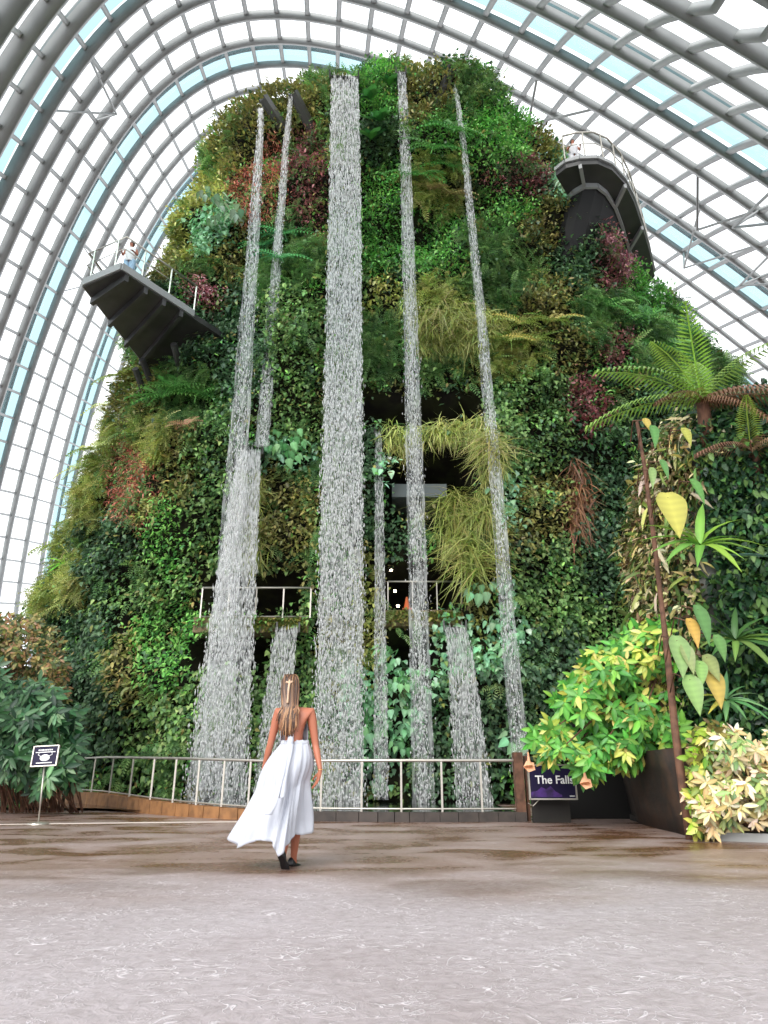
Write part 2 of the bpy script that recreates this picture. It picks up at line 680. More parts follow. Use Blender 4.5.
SPEC = {  # template, leaf length, leaves per sprig, palette, downward pull, spread
    'ivy': (T_HEART, .17, 6, [(74, 108, 56), (96, 130, 66), (52, 84, 46), (122, 146, 84)], 1.0),
    'dark': (T_HEART, .18, 6, [(46, 76, 48), (60, 92, 58), (36, 60, 40), (92, 122, 84)], 1.0),
    'vivid': (T_OVAL, .19, 6, [(70, 132, 54), (94, 154, 66), (46, 100, 46), (126, 174, 84)], .5),
    'olive': (T_OVAL, .22, 5, [(116, 118, 58), (92, 100, 52), (140, 132, 72), (80, 76, 44)], .4),
    'yel': (T_OVAL, .24, 5, [(142, 150, 70), (168, 168, 92), (112, 128, 60), (178, 174, 116)], .4),
    'red': (T_NARROW, .2, 9, [(186, 104, 86), (158, 84, 68), (196, 132, 108), (112, 62, 50)], .4),
    'maroon': (T_OVAL, .18, 6, [(104, 58, 62), (128, 72, 76), (84, 50, 50), (150, 98, 96)], .4),
    'fern': (T_FROND_S, .6, 3, [(88, 128, 66), (64, 104, 54), (124, 154, 88), (52, 84, 48)], .8),
    'gold': (T_FROND_S, .6, 3, [(150, 160, 84), (132, 142, 66), (112, 134, 70), (176, 172, 110)], .8),
    'mint': (T_HEART, .25, 4, [(132, 178, 142), (110, 158, 120), (92, 138, 92), (166, 200, 168)], 1.0),
    'grass': (T_BLADE, .55, 14, [(158, 164, 84), (132, 146, 70), (184, 180, 118), (104, 120, 58)], .5),
    'brown': (T_BLADE, .8, 6, [(126, 84, 56), (100, 66, 46), (150, 108, 74)], 1.6),
}
ZONES = [
    (285, 115, 30, 26, 'olive'), (250, 150, 22, 35, 'olive'), (272, 188, 30, 54, 'red'), (306, 190, 22, 50, 'maroon'), (205, 200, 22, 22, 'yel'),
    (220, 232, 30, 22, 'mint'), (182, 245, 20, 22, 'yel'), (212, 300, 18, 18, 'maroon'), (240, 260, 20, 30, 'olive'), (285, 262, 30, 40, 'fern'), (175, 265, 16, 18, 'olive'),
    (290, 335, 25, 40, 'ivy'), (248, 350, 22, 60, 'dark'), (200, 345, 26, 35, 'dark'), (372, 105, 22, 28, 'vivid'), (380, 150, 18, 30, 'dark'),
    (380, 215, 22, 62, 'vivid'), (385, 300, 16, 16, 'yel'), (385, 345, 22, 30, 'fern'), (425, 105, 22, 28, 'olive'), (440, 140, 20, 24, 'vivid'), (435, 190, 24, 30, 'gold'),
    (432, 255, 24, 34, 'vivid'), (432, 300, 20, 20, 'gold'), (440, 332, 44, 22, 'grass'), (500, 145, 36, 30, 'vivid'), (545, 155, 26, 26, 'olive'), (520, 190, 30, 26, 'maroon'), (510, 215, 30, 22, 'vivid'),
    (562, 185, 26, 26, 'mint'), (545, 230, 34, 26, 'olive'), (575, 262, 26, 30, 'dark'), (500, 270, 28, 34, 'fern'), (606, 262, 18, 36, 'maroon'), (634, 300, 20, 40, 'vivid'),
    (540, 320, 32, 34, 'olive'), (600, 320, 30, 30, 'fern'), (612, 345, 18, 26, 'maroon'), (660, 345, 30, 30, 'fern'), (508, 355, 24, 26, 'gold'), (565, 355, 20, 26, 'olive'),
    (580, 415, 18, 32, 'maroon'), (530, 430, 38, 50, 'ivy'), (590, 475, 24, 44, 'dark'), (574, 500, 9, 44, 'brown'), (540, 520, 34, 50, 'olive'), (545, 590, 40, 60, 'ivy'), (600, 560, 30, 50, 'dark'),
    (560, 670, 50, 60, 'dark'), (500, 700, 30, 60, 'dark'), (470, 455, 46, 26, 'grass'), (470, 530, 28, 50, 'grass'), (400, 450, 20, 22, 'grass'), (505, 500, 14, 30, 'mint'),
    (290, 420, 26, 40, 'ivy'), (288, 460, 24, 14, 'mint'), (290, 510, 26, 50, 'olive'), (372, 500, 22, 60, 'dark'), (384, 480, 12, 20, 'mint'), (368, 600, 14, 80, 'yel'), (262, 520, 6, 40, 'grass'),
    (280, 690, 34, 60, 'ivy'), (375, 720, 26, 60, 'mint'), (415, 700, 26, 36, 'mint'), (460, 650, 20, 30, 'mint'), (500, 640, 24, 50, 'mint'), (450, 740, 40, 60, 'dark'), (485, 600, 16, 50, 'olive'),
    (100, 420, 34, 40, 'gold'), (140, 400, 34, 30, 'olive'), (140, 485, 22, 44, 'red'), (88, 500, 34, 50, 'gold'), (195, 400, 22, 34, 'fern'), (190, 470, 26, 40, 'olive'), (215, 450, 20, 60, 'ivy'),
    (70, 570, 30, 50, 'gold'), (110, 560, 34, 44, 'dark'), (175, 550, 20, 40, 'vivid'), (150, 590, 36, 34, 'ivy'), (200, 540, 22, 40, 'ivy'), (90, 640, 40, 40, 'dark'), (130, 680, 22, 50, 'olive'), (170, 650, 36, 44, 'vivid'),
    (160, 730, 40, 50, 'ivy'), (110, 720, 30, 40, 'dark'), (200, 700, 16, 40, 'ivy'), (60, 720, 40, 50, 'dark'), (150, 512, 14, 12, 'yel'), (160, 440, 20, 20, 'gold'),
    (720, 440, 60, 60, 'dark'), (740, 560, 40, 60, 'dark'), (740, 680, 40, 60, 'dark'), (700, 380, 30, 20, 'fern'), (600, 640, 40, 40, 'ivy'), (640, 420, 20, 30, 'dark'),
]


def choose(P):
    u, v, d = uv_of(P)
    n1 = vnoise(P, 1.2, 21)
    n2 = vnoise(P, .5, 22)
    best = np.full(len(P), 9e9)
    idx = np.zeros(len(P), int)
    for k, (cu, cv, ru, rv, s) in enumerate(ZONES):
        q = ((u - cu) / ru) ** 2 + ((v - cv) / rv) ** 2 + .9 * (vnoise(P, .9, 31 + k % 7) - .5)
        m = q < best
        best[m] = q[m]
        idx[m] = k
    names = np.array([z[4] for z in ZONES])[idx]
    r = rng.random(len(P))
    mixs = np.array(['ivy', 'fern', 'olive', 'vivid', 'dark'])
    alt = mixs[np.minimum((vnoise(P, .8, 77) * 1.6 - .3).clip(0, .999) * 5, 4).astype(int)]
    names = np.where((r < np.where((names == 'red') | (names == 'maroon'), .34, .16)) | (best > 1.6), alt, names)
    return names


NS = 165000
a = rng.uniform(-2.0, 2.0, NS)
z = rng.uniform(.2, 32.5, NS)
# area weighting: keep with probability by local stretch
P0 = core(a, z)
E1 = (core(a + .01, z, False) - core(a, z, False)) / .01
E2 = (core(a, z + .1, False) - core(a, z - .1, False)) / .2
area = np.linalg.norm(np.cross(E1, E2), axis=1)
keep = rng.random(NS) < np.clip(area / 26, 0, 1)
u_, v_, d_ = uv_of(P0)
keep &= (u_ > -60) & (u_ < 830) & (~in_recess(P0, -.02))
Nn = unit(np.cross(E1, E2))
Nn = np.where((Nn * np.stack([np.sin(a), -np.cos(a), 0 * a], 1)).sum(1, keepdims=True) < 0, -Nn, Nn)
P0, Nn = P0[keep], Nn[keep]
sp = choose(P0)
print('sprigs', len(P0), 'area', area.max(), area.mean())
NAMES = {'ivy': ('climbing_ivy_foliage', 'mid green heart-leaved creeper covering the planted mountain'),
         'dark': ('shade_creeper_foliage', 'deep blue-green creeper covering the shaded parts of the planted mountain'),
         'vivid': ('bright_leafy_foliage', 'vivid green leafy plants covering the planted mountain beside the central waterfall'),
         'olive': ('olive_leafy_foliage', 'olive and khaki leafy plants spread over the planted mountain'),
         'yel': ('yellow_leafy_foliage', 'yellow-green leafy plants in patches on the planted mountain'),
         'red': ('rust_red_foliage', 'rust red fine-leaved plants between the two upper left waterfalls and lower left'),
         'maroon': ('maroon_foliage', 'maroon and pink leafy plants in patches on the planted mountain'),
         'fern': ('wall_fern_foliage', 'mid green ferns massed on the planted mountain'),
         'gold': ('golden_fern_foliage', 'golden green ferns massed along the left edge of the planted mountain'),
         'mint': ('pale_creeper_foliage', 'pale mint heart-leaved creeper around the lower waterfalls'),
         'grass': ('hanging_grass_foliage', 'yellow-green hanging grass around the dark openings in the mountain'),
         'brown': ('hanging_root_foliage', 'brown hanging roots on the right half of the mountain')}
for s, (T, L, n, cols, down) in SPEC.items():
    m = sp == s
    P, N = P0[m], Nn[m]
    if not len(P):
        continue
    # cushions: some sprigs stand out from the wall
    cush = .55 * vnoise(P, .9, 41) + .25 * vnoise(P, .35, 42)
    shade = .45 + .65 * vnoise(P, 1.1, 55)[:, None] + .5 * vnoise(P, .4, 56)[:, None]
    base = P + N * (cush[:, None] * .9)
    bag = Bag()
    pc = pal(cols, len(P), .1)
    for q in range(n):
        j = rng.normal(size=P.shape) * (.16 if L < .5 else .1)
        D = N * rng.uniform(.15, 1.1, (len(P), 1)) + np.array([0, 0, -down]) * rng.uniform(.1, 1.1, (len(P), 1)) + rng.normal(size=P.shape) * .45
        NN = N * .8 + np.array([0, 0, .9]) + rng.normal(size=P.shape) * .35
        C = (.5 * pc + .5 * pal(cols, len(P), .16)) * 1.55 + .014
        bag.add(scatter(T, base + j, D, NN, L * .82 * rng.uniform(.6, 1.35, len(P)), np.clip(C * shade, 0.003, .9)))
    nm, lb = NAMES[s]
    tag(bag.build(nm, M_LEAF), lb, 'foliage', kind='stuff')
# ------------------------------------------------------------------ ledges, walkways and linings inside the dark openings
def ledge(u0, v0, u1, v1, Y, depth, name, m, label, cat, jit=0.0):
    """horizontal slab whose front face spans the photo pixels u0..u1, v0 (top) .. v1 (bottom)"""
    a, b = W(u0, v0, Y), W(u1, v1, Y)
    nx = 24
    V, Fc = [], []
    for i in range(nx + 1):
        x = a.x + (b.x - a.x) * i / nx
        k = jit * (random.random() - .5)
        for (yy, zz) in ((Y + k, a.z + k * .3), (Y + k * .6, b.z + k * .5), (Y + depth, b.z), (Y + depth, a.z)):
            V.append((x, yy, zz))
        if i:
            q = 4 * i
            Fc += [(q - 4 + c, q - 4 + (c + 1) % 4, q + (c + 1) % 4, q + c) for c in range(4)]
    Fc += [(3, 2, 1, 0), (4 * nx, 4 * nx + 1, 4 * nx + 2, 4 * nx + 3)]
    return tag(new_mesh(name, np.array(V), Fc, m), label, cat)


ledge(194, 617, 308, 632, 21.0, 4.0, 'walkway_ledge', M_LEDGE, 'mossy tan walkway ledge at the lower left opening of the mountain', 'ledge', .12)
ledge(384, 610, 463, 626, 21.0, 4.0, 'walkway_ledge', M_LEDGE, 'mossy tan walkway ledge at the lower opening right of the central waterfall', 'ledge', .12)
ledge(392, 484, 447, 497, 21.4, 2.5, 'walkway_slab', mat('grey_slab', (104, 112, 114), .6), 'smooth grey walkway slab in the middle opening of the mountain', 'walkway')


def basis_scatter(T, items, cols, jit=.12):
    """items: list of (point, direction, blade normal, length)"""
    P = np.array([tuple(i[0]) for i in items])
    D = np.array([tuple(i[1]) for i in items])
    N = np.array([tuple(i[2]) for i in items])
    S = np.array([i[3] for i in items])
    return scatter(T, P, D, N, S, pal(cols, len(P), jit))


def rnd(s=1.0):
    return Vector(rng.normal(size=3) * s)


def moss(u0, u1, v, Y):
    it = []
    for k in range(420):
        p = W(random.uniform(u0, u1), v + random.uniform(-1, 13) * random.random(), Y)
        it.append((p, Vector((0, -.6, -.8)) + rnd(.5), Vector((0, -.6, .8)) + rnd(.4), random.uniform(.1, .22)))
    return basis_scatter(T_OVAL, it, [(120, 130, 56), (150, 140, 80), (84, 100, 48)])


for k_, (u0, u1, v, lb) in enumerate(((240, 306, 618, 'mossy growth hanging over the lower left walkway ledge'), (386, 462, 611, 'mossy growth hanging over the right walkway ledge'))):
    V, Fc, C = moss(u0, u1, v, 20.92)
    tag(new_mesh('moss_growth', V, Fc, M_LEAFM, tint=C), lb, 'moss', kind='stuff')


def rail_line(pts, h, n, m, name, label, cat, r=.03, mids=(), group=None, foot=0.0):
    """railing along world points: top rail, mid rails and posts as parts"""
    pts = [Vector(p) for p in pts]
    L = [0]
    for a, b in zip(pts, pts[1:]):
        L.append(L[-1] + (b - a).length)

    def at(t):
        t *= L[-1]
        for k in range(len(pts) - 1):
            if t <= L[k + 1] + 1e-6:
                return pts[k].lerp(pts[k + 1], (t - L[k]) / (L[k + 1] - L[k]))
        return pts[-1]
    root = empty(name, pts[0], label, cat, group)
    up = Vector((0, 0, 1))
    MB().tube([p + up * h for p in pts], r * 1.2, 8).build('top_rail', m, root, True)
    for q in mids:
        MB().tube([p + up * h * q for p in pts], r * .7, 6).build('mid_rail', m, root, True)
    for k in range(n):
        p = at(k / (n - 1))
        MB().bar(p + up * foot, p + up * h, r * 1.5, r * 1.5, (1, 0, 0)).build('post', m, root)
    rebase(root)
    return root


def PZ(u, v, Y):
    return W(u, v, Y)


a = PZ(200, 618, 20.9)
b = PZ(310, 618, 20.9)
rail_line([a, b], .95, 5, M_METAL, 'walkway_railing', 'thin steel railing on the lower left mountain walkway', 'railing', .028, (.05,))
a = PZ(388, 610, 20.9)
b = PZ(462, 610, 20.9)
rail_line([a, b], .9, 4, M_METAL, 'walkway_railing', 'thin steel railing on the mountain walkway right of the central waterfall', 'railing', .024)
# small round lamps in the openings
M_LAMP = mat('lamp_glow', (255, 236, 205), emit=14)
for (u, v, lb) in ((391, 570, 'small round lamp high in the lower opening right of the central waterfall'), (395, 591, 'small round lamp in the middle of the lower opening, above another'),
                   (398, 606, 'small round lamp at floor level of the lower opening beside an orange cone'), (443, 429, 'small round lamp in the upper opening under the hanging grass')):
    p = PZ(u, v, 21.9)
    t = empty('ceiling_lamp' if v < 600 else 'floor_lamp', p, lb, 'lamp')
    MB().ball(p, .05, 10, 7).build('bulb', M_LAMP, t, True)
    MB().tube([p + Vector((0, .05, 0)), p + Vector((0, .3, .02))], .03, 6).build('bracket', M_DARK, t)
    rebase(t)
p = PZ(407, 610, 21.6)
t = empty('traffic_cone', p, 'small orange cone standing on the mountain walkway ledge', 'cone')
M_ORANGE = mat('orange_plastic', (226, 112, 60), .5)
MB().tube([p, p + Vector((0, 0, .42))], [.12, .03], 12).build('cone_body', M_ORANGE, t)
MB().box(p + Vector((0, 0, .015)), (.3, .3, .03)).build('base', M_ORANGE, t)
rebase(t)

# ------------------------------------------------------------------ water
def water_mat(name, tr, col=(236, 242, 246)):
    m = mat(name, col, .25, spec=.6)
    nt = m.node_tree
    b = nt.nodes['Principled BSDF']
    out = nt.nodes['Material Output']
    t = nt.nodes.new('ShaderNodeBsdfTransparent')
    tl = nt.nodes.new('ShaderNodeBsdfTranslucent')
    tl.inputs[0].default_value = (*lin(col), 1)
    m1 = nt.nodes.new('ShaderNodeMixShader')
    m1.inputs[0].default_value = .45
    m2 = nt.nodes.new('ShaderNodeMixShader')
    m2.inputs[0].default_value = tr
    nt.links.new(b.outputs[0], m1.inputs[1])
    nt.links.new(tl.outputs[0], m1.inputs[2])
    nt.links.new(m1.outputs[0], m2.inputs[1])
    nt.links.new(t.outputs[0], m2.inputs[2])
    nt.links.new(m2.outputs[0], out.inputs[0])
    return m, m2


M_DROP, _ = water_mat('falling_water', .3, (254, 254, 255))
M_VEIL, mv = water_mat('water_veil', .8, (250, 252, 255))
nt = M_VEIL.node_tree
tc = nt.nodes.new('ShaderNodeTexCoord')
mp = nt.nodes.new('ShaderNodeMapping')
mp.inputs['Scale'].default_value = (9, 9, 1.1)
nz_ = nt.nodes.new('ShaderNodeTexNoise')
nz_.inputs['Scale'].default_value = 1.2
nz_.inputs['Detail'].default_value = 5
rp = nt.nodes.new('ShaderNodeMapRange')
rp.inputs[1].default_value, rp.inputs[2].default_value = .35, .7
rp.inputs[3].default_value, rp.inputs[4].default_value = .93, .5
nt.links.new(tc.outputs['Object'], mp.inputs[0])
nt.links.new(mp.outputs[0], nz_.inputs['Vector'])
nt.links.new(nz_.outputs['Fac'], rp.inputs[0])
nt.links.new(rp.outputs[0], mv.inputs[0])


def fall(top, bot, Yt, Yb, w0, w1, n, label, power=.62, size=1.0, edge=2.0, veil=True, dens=.5, thin=1.0):
    """waterfall from photo pixel top to bot; w0, w1 its width in metres at top and bottom"""
    T, B = W(*top, Yt), W(*bot, Yb)
    root = empty('waterfall', B, label, 'waterfall')
    H = T.z - B.z

    def path(s):
        f = s ** power
        return T.x + (B.x - T.x) * f, T.y + (B.y - T.y) * f, T.z - H * s
    s = rng.random(n) ** dens
    # gusts: bunches of drops with gaps between them
    q3 = np.stack([rng.integers(0, 5, n) * 7.0, rng.random(n) * 2, s * H], 1)
    s = s[(vnoise(q3, .9, 71) + .7 * vnoise(q3, .3, 72)) > rng.uniform(.35, 1.15, n)]
    n = len(s)
    px, py, pz = path(s)
    w = w0 + (w1 - w0) * s ** .7
    g = np.clip(rng.normal(size=n) / edge, -1.3, 1.3) if edge < 3 else np.clip(rng.uniform(-1, 1, n) + rng.normal(size=n) * .12 * s, -1.4, 1.4)
    # strands: droplets gather on wavering threads
    nth = max(3, int(w1 / .09))
    th = np.round(g * nth) / nth
    g = np.where((rng.random(n) < .55) & (s < .6), th + rng.normal(size=n) * .02, g)
    x = px + g * w / 2
    y = py + rng.normal(size=n) * w * .12
    P = np.stack([x, y, pz], 1)
    L = size * rng.uniform(.04, .26, n) * (1.5 - .95 * s ** .5)
    r = size * rng.uniform(.005, .017, n) * (.85 + .35 * s) * thin
    oct_ = np.array([(0, 0, 1), (1, 0, .1), (0, 1, .1), (-1, 0, .1), (0, -1, .1), (0, 0, -1)], float)
    V = P[:, None] + oct_[None] * np.stack([r, r, L / 2], 1)[:, None]
    # lean with the path
    V[:, :, 0] += (oct_[None, :, 2] * L[:, None] / 2) * (T.x - B.x) / H * .5
    f8 = np.array([(0, 1, 2), (0, 2, 3), (0, 3, 4), (0, 4, 1), (5, 2, 1), (5, 3, 2), (5, 4, 3), (5, 1, 4)])
    Fc = (f8[None] + (np.arange(n) * 6)[:, None, None]).reshape(-1, 3)
    d = new_mesh('droplets', V.reshape(-1, 3), Fc, M_DROP, root)
    d['kind'] = 'stuff'
    if veil:
        ns, nw = 60, 6
        V, Fc = [], []
        for k in range(ns + 1):
            sx, sy, sz = path(k / ns)
            ww = (w0 + (w1 - w0) * (k / ns) ** .7) * (.5 if edge < 3 else .49)
            for q in range(nw + 1):
                e = 2 * q / nw - 1
                V.append((sx + e * ww * (1 + .05 * math.sin(k * 1.7 + q)), sy + .05 * math.sin(q * 2.1 + k * .4) + .1 * (1 - e * e), sz))
        for k in range(ns):
            for q in range(nw):
                c = k * (nw + 1) + q
                Fc.append((c, c + 1, c + nw + 2, c + nw + 1))
        new_mesh('veil', np.array(V), Fc, M_VEIL, root, True)
    rebase(root)
    return root


fall((344, 77), (338, 812), 20.4, 19.2, 1.12, 1.3, 26000, 'broad central waterfall dropping the full height of the mountain', edge=9, dens=.8, size=1.15)
fall((259, 112), (212, 790), 21.2, 19.0, .16, .8, 4300, 'faint misty waterfall at the far left, starting from a chute tip', edge=2.2, dens=1.15, power=.42)
fall((291, 96), (262, 446), 21.0, 20.2, .16, .46, 3600, 'slim waterfall ending above the wide sheet of water on the left', edge=2.2, dens=.75)
fall((401, 72), (424, 812), 20.6, 19.4, .34, .6, 7000, 'slim full-height waterfall just right of the broad central one', edge=2.2, dens=.75)
fall((454, 86), (521, 772), 20.8, 18.6, .16, .46, 3400, 'thin slanting waterfall at the far right, ending beside the railing post', edge=2.2, dens=.7)
fall((251, 451), (214, 812), 20.4, 19.0, .62, 1.6, 9500, 'wide white sheet of water on the left, broadening towards the bottom', edge=9, dens=.85, size=1.25)
fall((378, 433), (381, 800), 20.6, 19.8, .2, .4, 2200, 'narrow waterfall starting halfway up between the central two', edge=9, dens=.8)
fall((287, 629), (270, 800), 20.4, 19.4, .62, .9, 2600, 'short wide waterfall behind the woman in white', edge=9, dens=.9, size=1.1)
fall((455, 627), (474, 806), 20.4, 19.4, .62, .95, 2600, 'short wide waterfall below the walkway ledge on the right', edge=9, dens=.9, size=1.1)

# chutes that throw the water clear of the wall
def chute(tip, back, Yt, Yb, w, label):
    a, b = W(*tip, Yt), W(*back, Yb)
    t = empty('water_chute', a, label, 'chute')
    d = (b - a).normalized()
    sd = d.cross(Vector((0, 0, 1))).normalized()
    for s_ in (-1, 1):
        MB().bar(a + sd * s_ * w / 2, b + sd * s_ * w / 2, .05, .3).build('side_panel', M_CHUTE, t)
    MB().bar(a - Vector((0, 0, .12)), b - Vector((0, 0, .12)), w, .04).build('trough', M_CHUTE, t)
    rebase(t)


chute((263, 97), (283, 128), 21.1, 21.9, .3, 'dark metal chute feeding the far left waterfall')
chute((293, 92), (311, 128), 20.9, 21.9, .3, 'dark metal chute feeding the slim waterfall left of centre')
chute((452, 66), (434, 118), 20.7, 21.9, .3, 'dark metal chute feeding the far right waterfall')
chute((344, 74), (346, 96), 20.4, 23.4, 1.2, 'wide metal lip at the head of the broad central waterfall')
chute((401, 70), (402, 100), 20.6, 23.4, .42, 'metal lip at the head of the slim waterfall right of centre')
chute((252, 449), (256, 462), 20.5, 22.6, .68, 'metal lip above the wide white sheet of water on the left')
chute((378, 431), (379, 446), 20.7, 22.6, .22, 'small metal lip at the head of the narrow halfway waterfall')
chute((288, 627), (289, 636), 20.4, 22.0, .66, 'metal lip feeding the short waterfall behind the woman')
chute((455, 625), (455, 634), 20.4, 22.0, .66, 'metal lip feeding the short waterfall below the right ledge')

# ------------------------------------------------------------------ cantilevered lookout (left) and curved walkway (right)
zL = 16.0


def at_z(u, v, z):
    xr, ur = (u - 384) / F, (512 - v) / F
    s = (z - CZ) / (ST + ur * CT)
    return Vector((xr * s, (CT - ur * ST) * s, z))


A_, B_, C_, D_ = at_z(83, 287, zL), at_z(121, 271, zL), at_z(193, 318, zL), at_z(150, 372, zL)
t = empty('lookout_platform', A_, 'dark cantilevered lookout platform with pointed end on the upper left', 'platform')
back1, back2 = C_ + (C_ - B_) * .5, D_ + Vector((1.6, 2.2, 0))
MB().prism([A_, B_, C_, back1, back2, D_], zL, zL + .22).build('deck', M_UNDER, t)
f = MB()
for p, q in ((A_, B_), (B_, C_), (D_, A_)):
    f.bar(p + Vector((0, 0, .17)), q + Vector((0, 0, .17)), .12, .26)
f.build('edge_beam', M_FASCIA, t)
root_pt = at_z(145, 372, zL - 0.0) + Vector((.8, 1.6, -3.0))
for k, (p, q) in enumerate(((A_.lerp(B_, .5), root_pt), (A_.lerp(D_, .35).lerp(C_, .2), root_pt + Vector((.5, .4, 0))), (B_.lerp(C_, .55), root_pt + Vector((1.2, .6, .3))))):
    MB().tube([p.lerp(q, .25 if k else .45) + Vector((0, 0, -.0)), q], [.12, .2], 8).build('brace', M_UNDER, t)
for k in range(4):
    p, q = A_.lerp(D_, .12 + .24 * k), B_.lerp(C_, .08 + .25 * k)
    MB().bar(p - Vector((0, 0, .12)), q - Vector((0, 0, .12)), .14, .25).build('cross_beam', M_UNDER, t)
rebase(t)
up = Vector((0, 0, .3))
rail_line([D_ + up, A_ + up, B_ + up, C_ + up], 1.1, 10, M_METAL, 'lookout_railing', 'steel railing around the pointed lookout platform', 'railing', .03, (.55,))

zR = 22.0
outer = [at_z(u, v, zR) for u, v in ((556, 176), (566, 168), (580, 164.5), (598, 164), (612, 170), (625, 184), (634, 202), (642, 226), (649, 250), (655, 276))]
inner = [at_z(u, v, zR) for u, v in ((568, 196), (574, 190), (584, 184), (597, 184), (606, 191), (615, 205), (622, 224), (629, 248), (637, 268), (645, 290))]
t = empty('curved_walkway', outer[0], 'dark curved walkway bending around the upper right shoulder of the mountain', 'walkway')
MB().prism(outer + inner[::-1], zR, zR + .25).build('deck', M_UNDER, t)
f = MB()
for p, q in zip(outer, outer[1:]):
    f.bar(p + Vector((0, 0, .3)), q + Vector((0, 0, .3)), .14, .14)
f.build('edge_beam', M_FASCIA, t)
f = MB()
for p, q in zip(inner, inner[1:]):
    f.bar(p + Vector((0, 0, -.1)), q + Vector((0, 0, -.1)), .1, .22)
f.build('inner_edge_beam', M_FASCIA, t)
for k in (2, 5, 7):
    MB().bar(outer[k] - Vector((0, 0, .08)), inner[k] - Vector((0, 0, .08)), .12, .2).build('cross_beam', M_FASCIA, t)
# dark soffit wall under the walkway, bending back to the rock
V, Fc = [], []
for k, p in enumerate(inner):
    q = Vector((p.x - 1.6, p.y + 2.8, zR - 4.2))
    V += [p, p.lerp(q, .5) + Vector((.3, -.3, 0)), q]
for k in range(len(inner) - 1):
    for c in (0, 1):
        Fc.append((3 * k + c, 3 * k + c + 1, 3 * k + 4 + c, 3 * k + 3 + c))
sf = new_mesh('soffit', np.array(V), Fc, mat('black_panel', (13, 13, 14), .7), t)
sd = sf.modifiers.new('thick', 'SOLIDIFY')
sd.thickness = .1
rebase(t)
rail_line([p + Vector((0, 0, .45)) for p in outer[1:]], 1.15, 13, M_METAL, 'curved_railing', 'steel railing along the curved walkway on the upper right', 'railing', .03, (.5,))

# ------------------------------------------------------------------ curb, railing at the pool
CP = [W(30, 801.5, 23.0), W(62, 803, 21.3), W(110, 809, 18.1), W(165, 815.5, 15.4), W(240, 819.5, 14.0), W(360, 822, 13.3), W(440, 822.3, 13.2), W(527, 822, 13.3)]
for p in CP:
    p.z = 0


def smooth_path(P, n):
    out = []
    for k in range(len(P) - 1):
        p0, p1, p2, p3 = P[max(k - 1, 0)], P[k], P[k + 1], P[min(k + 2, len(P) - 1)]
        for j in range(n):
            t = j / n
            out.append(.5 * ((2 * p1) + (-p0 + p2) * t + (2 * p0 - 5 * p1 + 4 * p2 - p3) * t * t + (-p0 + 3 * p1 - 3 * p2 + p3) * t ** 3))
    return out + [P[-1]]


CS = smooth_path(CP, 5)


def curb_h(p):
    return .16 + max(0, min(1, (-p.x - 2.2) / 5)) * .18


M_CAP = mat('curb_cap', (150, 128, 108), .6)
M_DARKCURB = mat('dark_curb', (70, 62, 58), .7, noise=(4, (44, 40, 38), .7))
tn = 0
for k in range(len(CS) - 1):
    a, b = CS[k], CS[k + 1]
    h = curb_h(a)
    d = (b - a)
    tan = a.x < -2.0
    c = MB().bar(a + d * .01 + Vector((0, .12, h / 2)), b - d * .01 + Vector((0, .12, h / 2)), .24, h)
    if tan:
        tag(c.build('curb_block', M_TAN), 'one tan stone block of the curved curb below the left railing', 'curb', 'tan stone blocks of the curb')
    else:
        tag(c.build('curb_block', M_DARKCURB), 'one dark stone block of the curb below the right part of the railing', 'curb', 'dark stone blocks of the curb')
rt = empty('pool_railing', CS[4], 'long steel railing on the curb in front of the waterfalls', 'railing')
R1 = [p + Vector((0, .12, curb_h(p) + .86)) for p in CS[3:]]
R0 = [p + Vector((0, .12, curb_h(p) + .05)) for p in CS[3:]]
MB().tube(R1, .028, 8).build('top_rail', M_METAL, rt, True)
MB().tube(R0, .018, 6).build('bottom_rail', M_METAL, rt, True)
pu = [66, 80, 96, 114, 134, 155, 177, 200, 225, 251, 281, 322, 362, 401, 441, 480, 519]
UV1 = uv_of(np.array([tuple(p) for p in R1]))[0]
for u in pu:
    k = int(np.clip(np.searchsorted(UV1, u) - 1, 0, len(R1) - 2))
    f_ = (u - UV1[k]) / (UV1[k + 1] - UV1[k])
    MB().bar(R0[k].lerp(R0[k + 1], f_) - Vector((0, 0, .06)), R1[k].lerp(R1[k + 1], f_), .035, .035, (1, 0, 0)).build('post', M_METAL, rt)
rebase(rt)
# dark pool behind the curb
pb = MB().add([(-16, 24, .06), (-14, 17.6, .06), (-6.6, 17.2, .06), (-3, 14.6, .06), (2.75, 13.7, .06), (2.8, 17.6, .06), (3, 22.5, .06), (-4, 24, .06)], [tuple(range(8))])
wpm = mat('pool_water', (24, 32, 28), .08, spec=.8, bump=(9, .4))
tag(pb.build('pool_water', wpm), 'dark shallow pool water between the curb and the foot of the waterfalls', 'water', kind='stuff')

# ------------------------------------------------------------------ tunnel entrance right of the falls
M_CAVE = mat('cave_wall', (36, 29, 24), .7, noise=(3, (66, 46, 32), .8), bump=(4, .4))
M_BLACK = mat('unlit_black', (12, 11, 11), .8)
cw = MB()
arc = [W(691, 832, 10.1), W(675, 829, 10.9), W(655, 827, 11.8), W(640, 825.5, 12.8), W(632, 824, 14.5)]
for p in arc:
    p.z = 0
V, Fc = [], []
for k, p in enumerate(arc):
    lean = Vector((-.35, .2, 0))
    V += [p, p + lean * .4 + Vector((0, 0, 1.0)), p + lean + Vector((0, 0, 2.3)), p + lean * .4 + Vector((.45, .3, 1.0)) * 1, p + Vector((.5, .3, 0))]
V = []
for k, p in enumerate(arc):
    for z in (0, .28, .56, .84, 1.12):
        V.append(p + Vector((-.12 * z, .06 * z, z)))
for k in range(len(arc) - 1):
    for c in range(4):
        q = 5 * k + c
        Fc.append((q, q + 1, q + 6, q + 5))
ws = new_mesh('wall_right', np.array(V), Fc, M_CAVE, smooth=True)
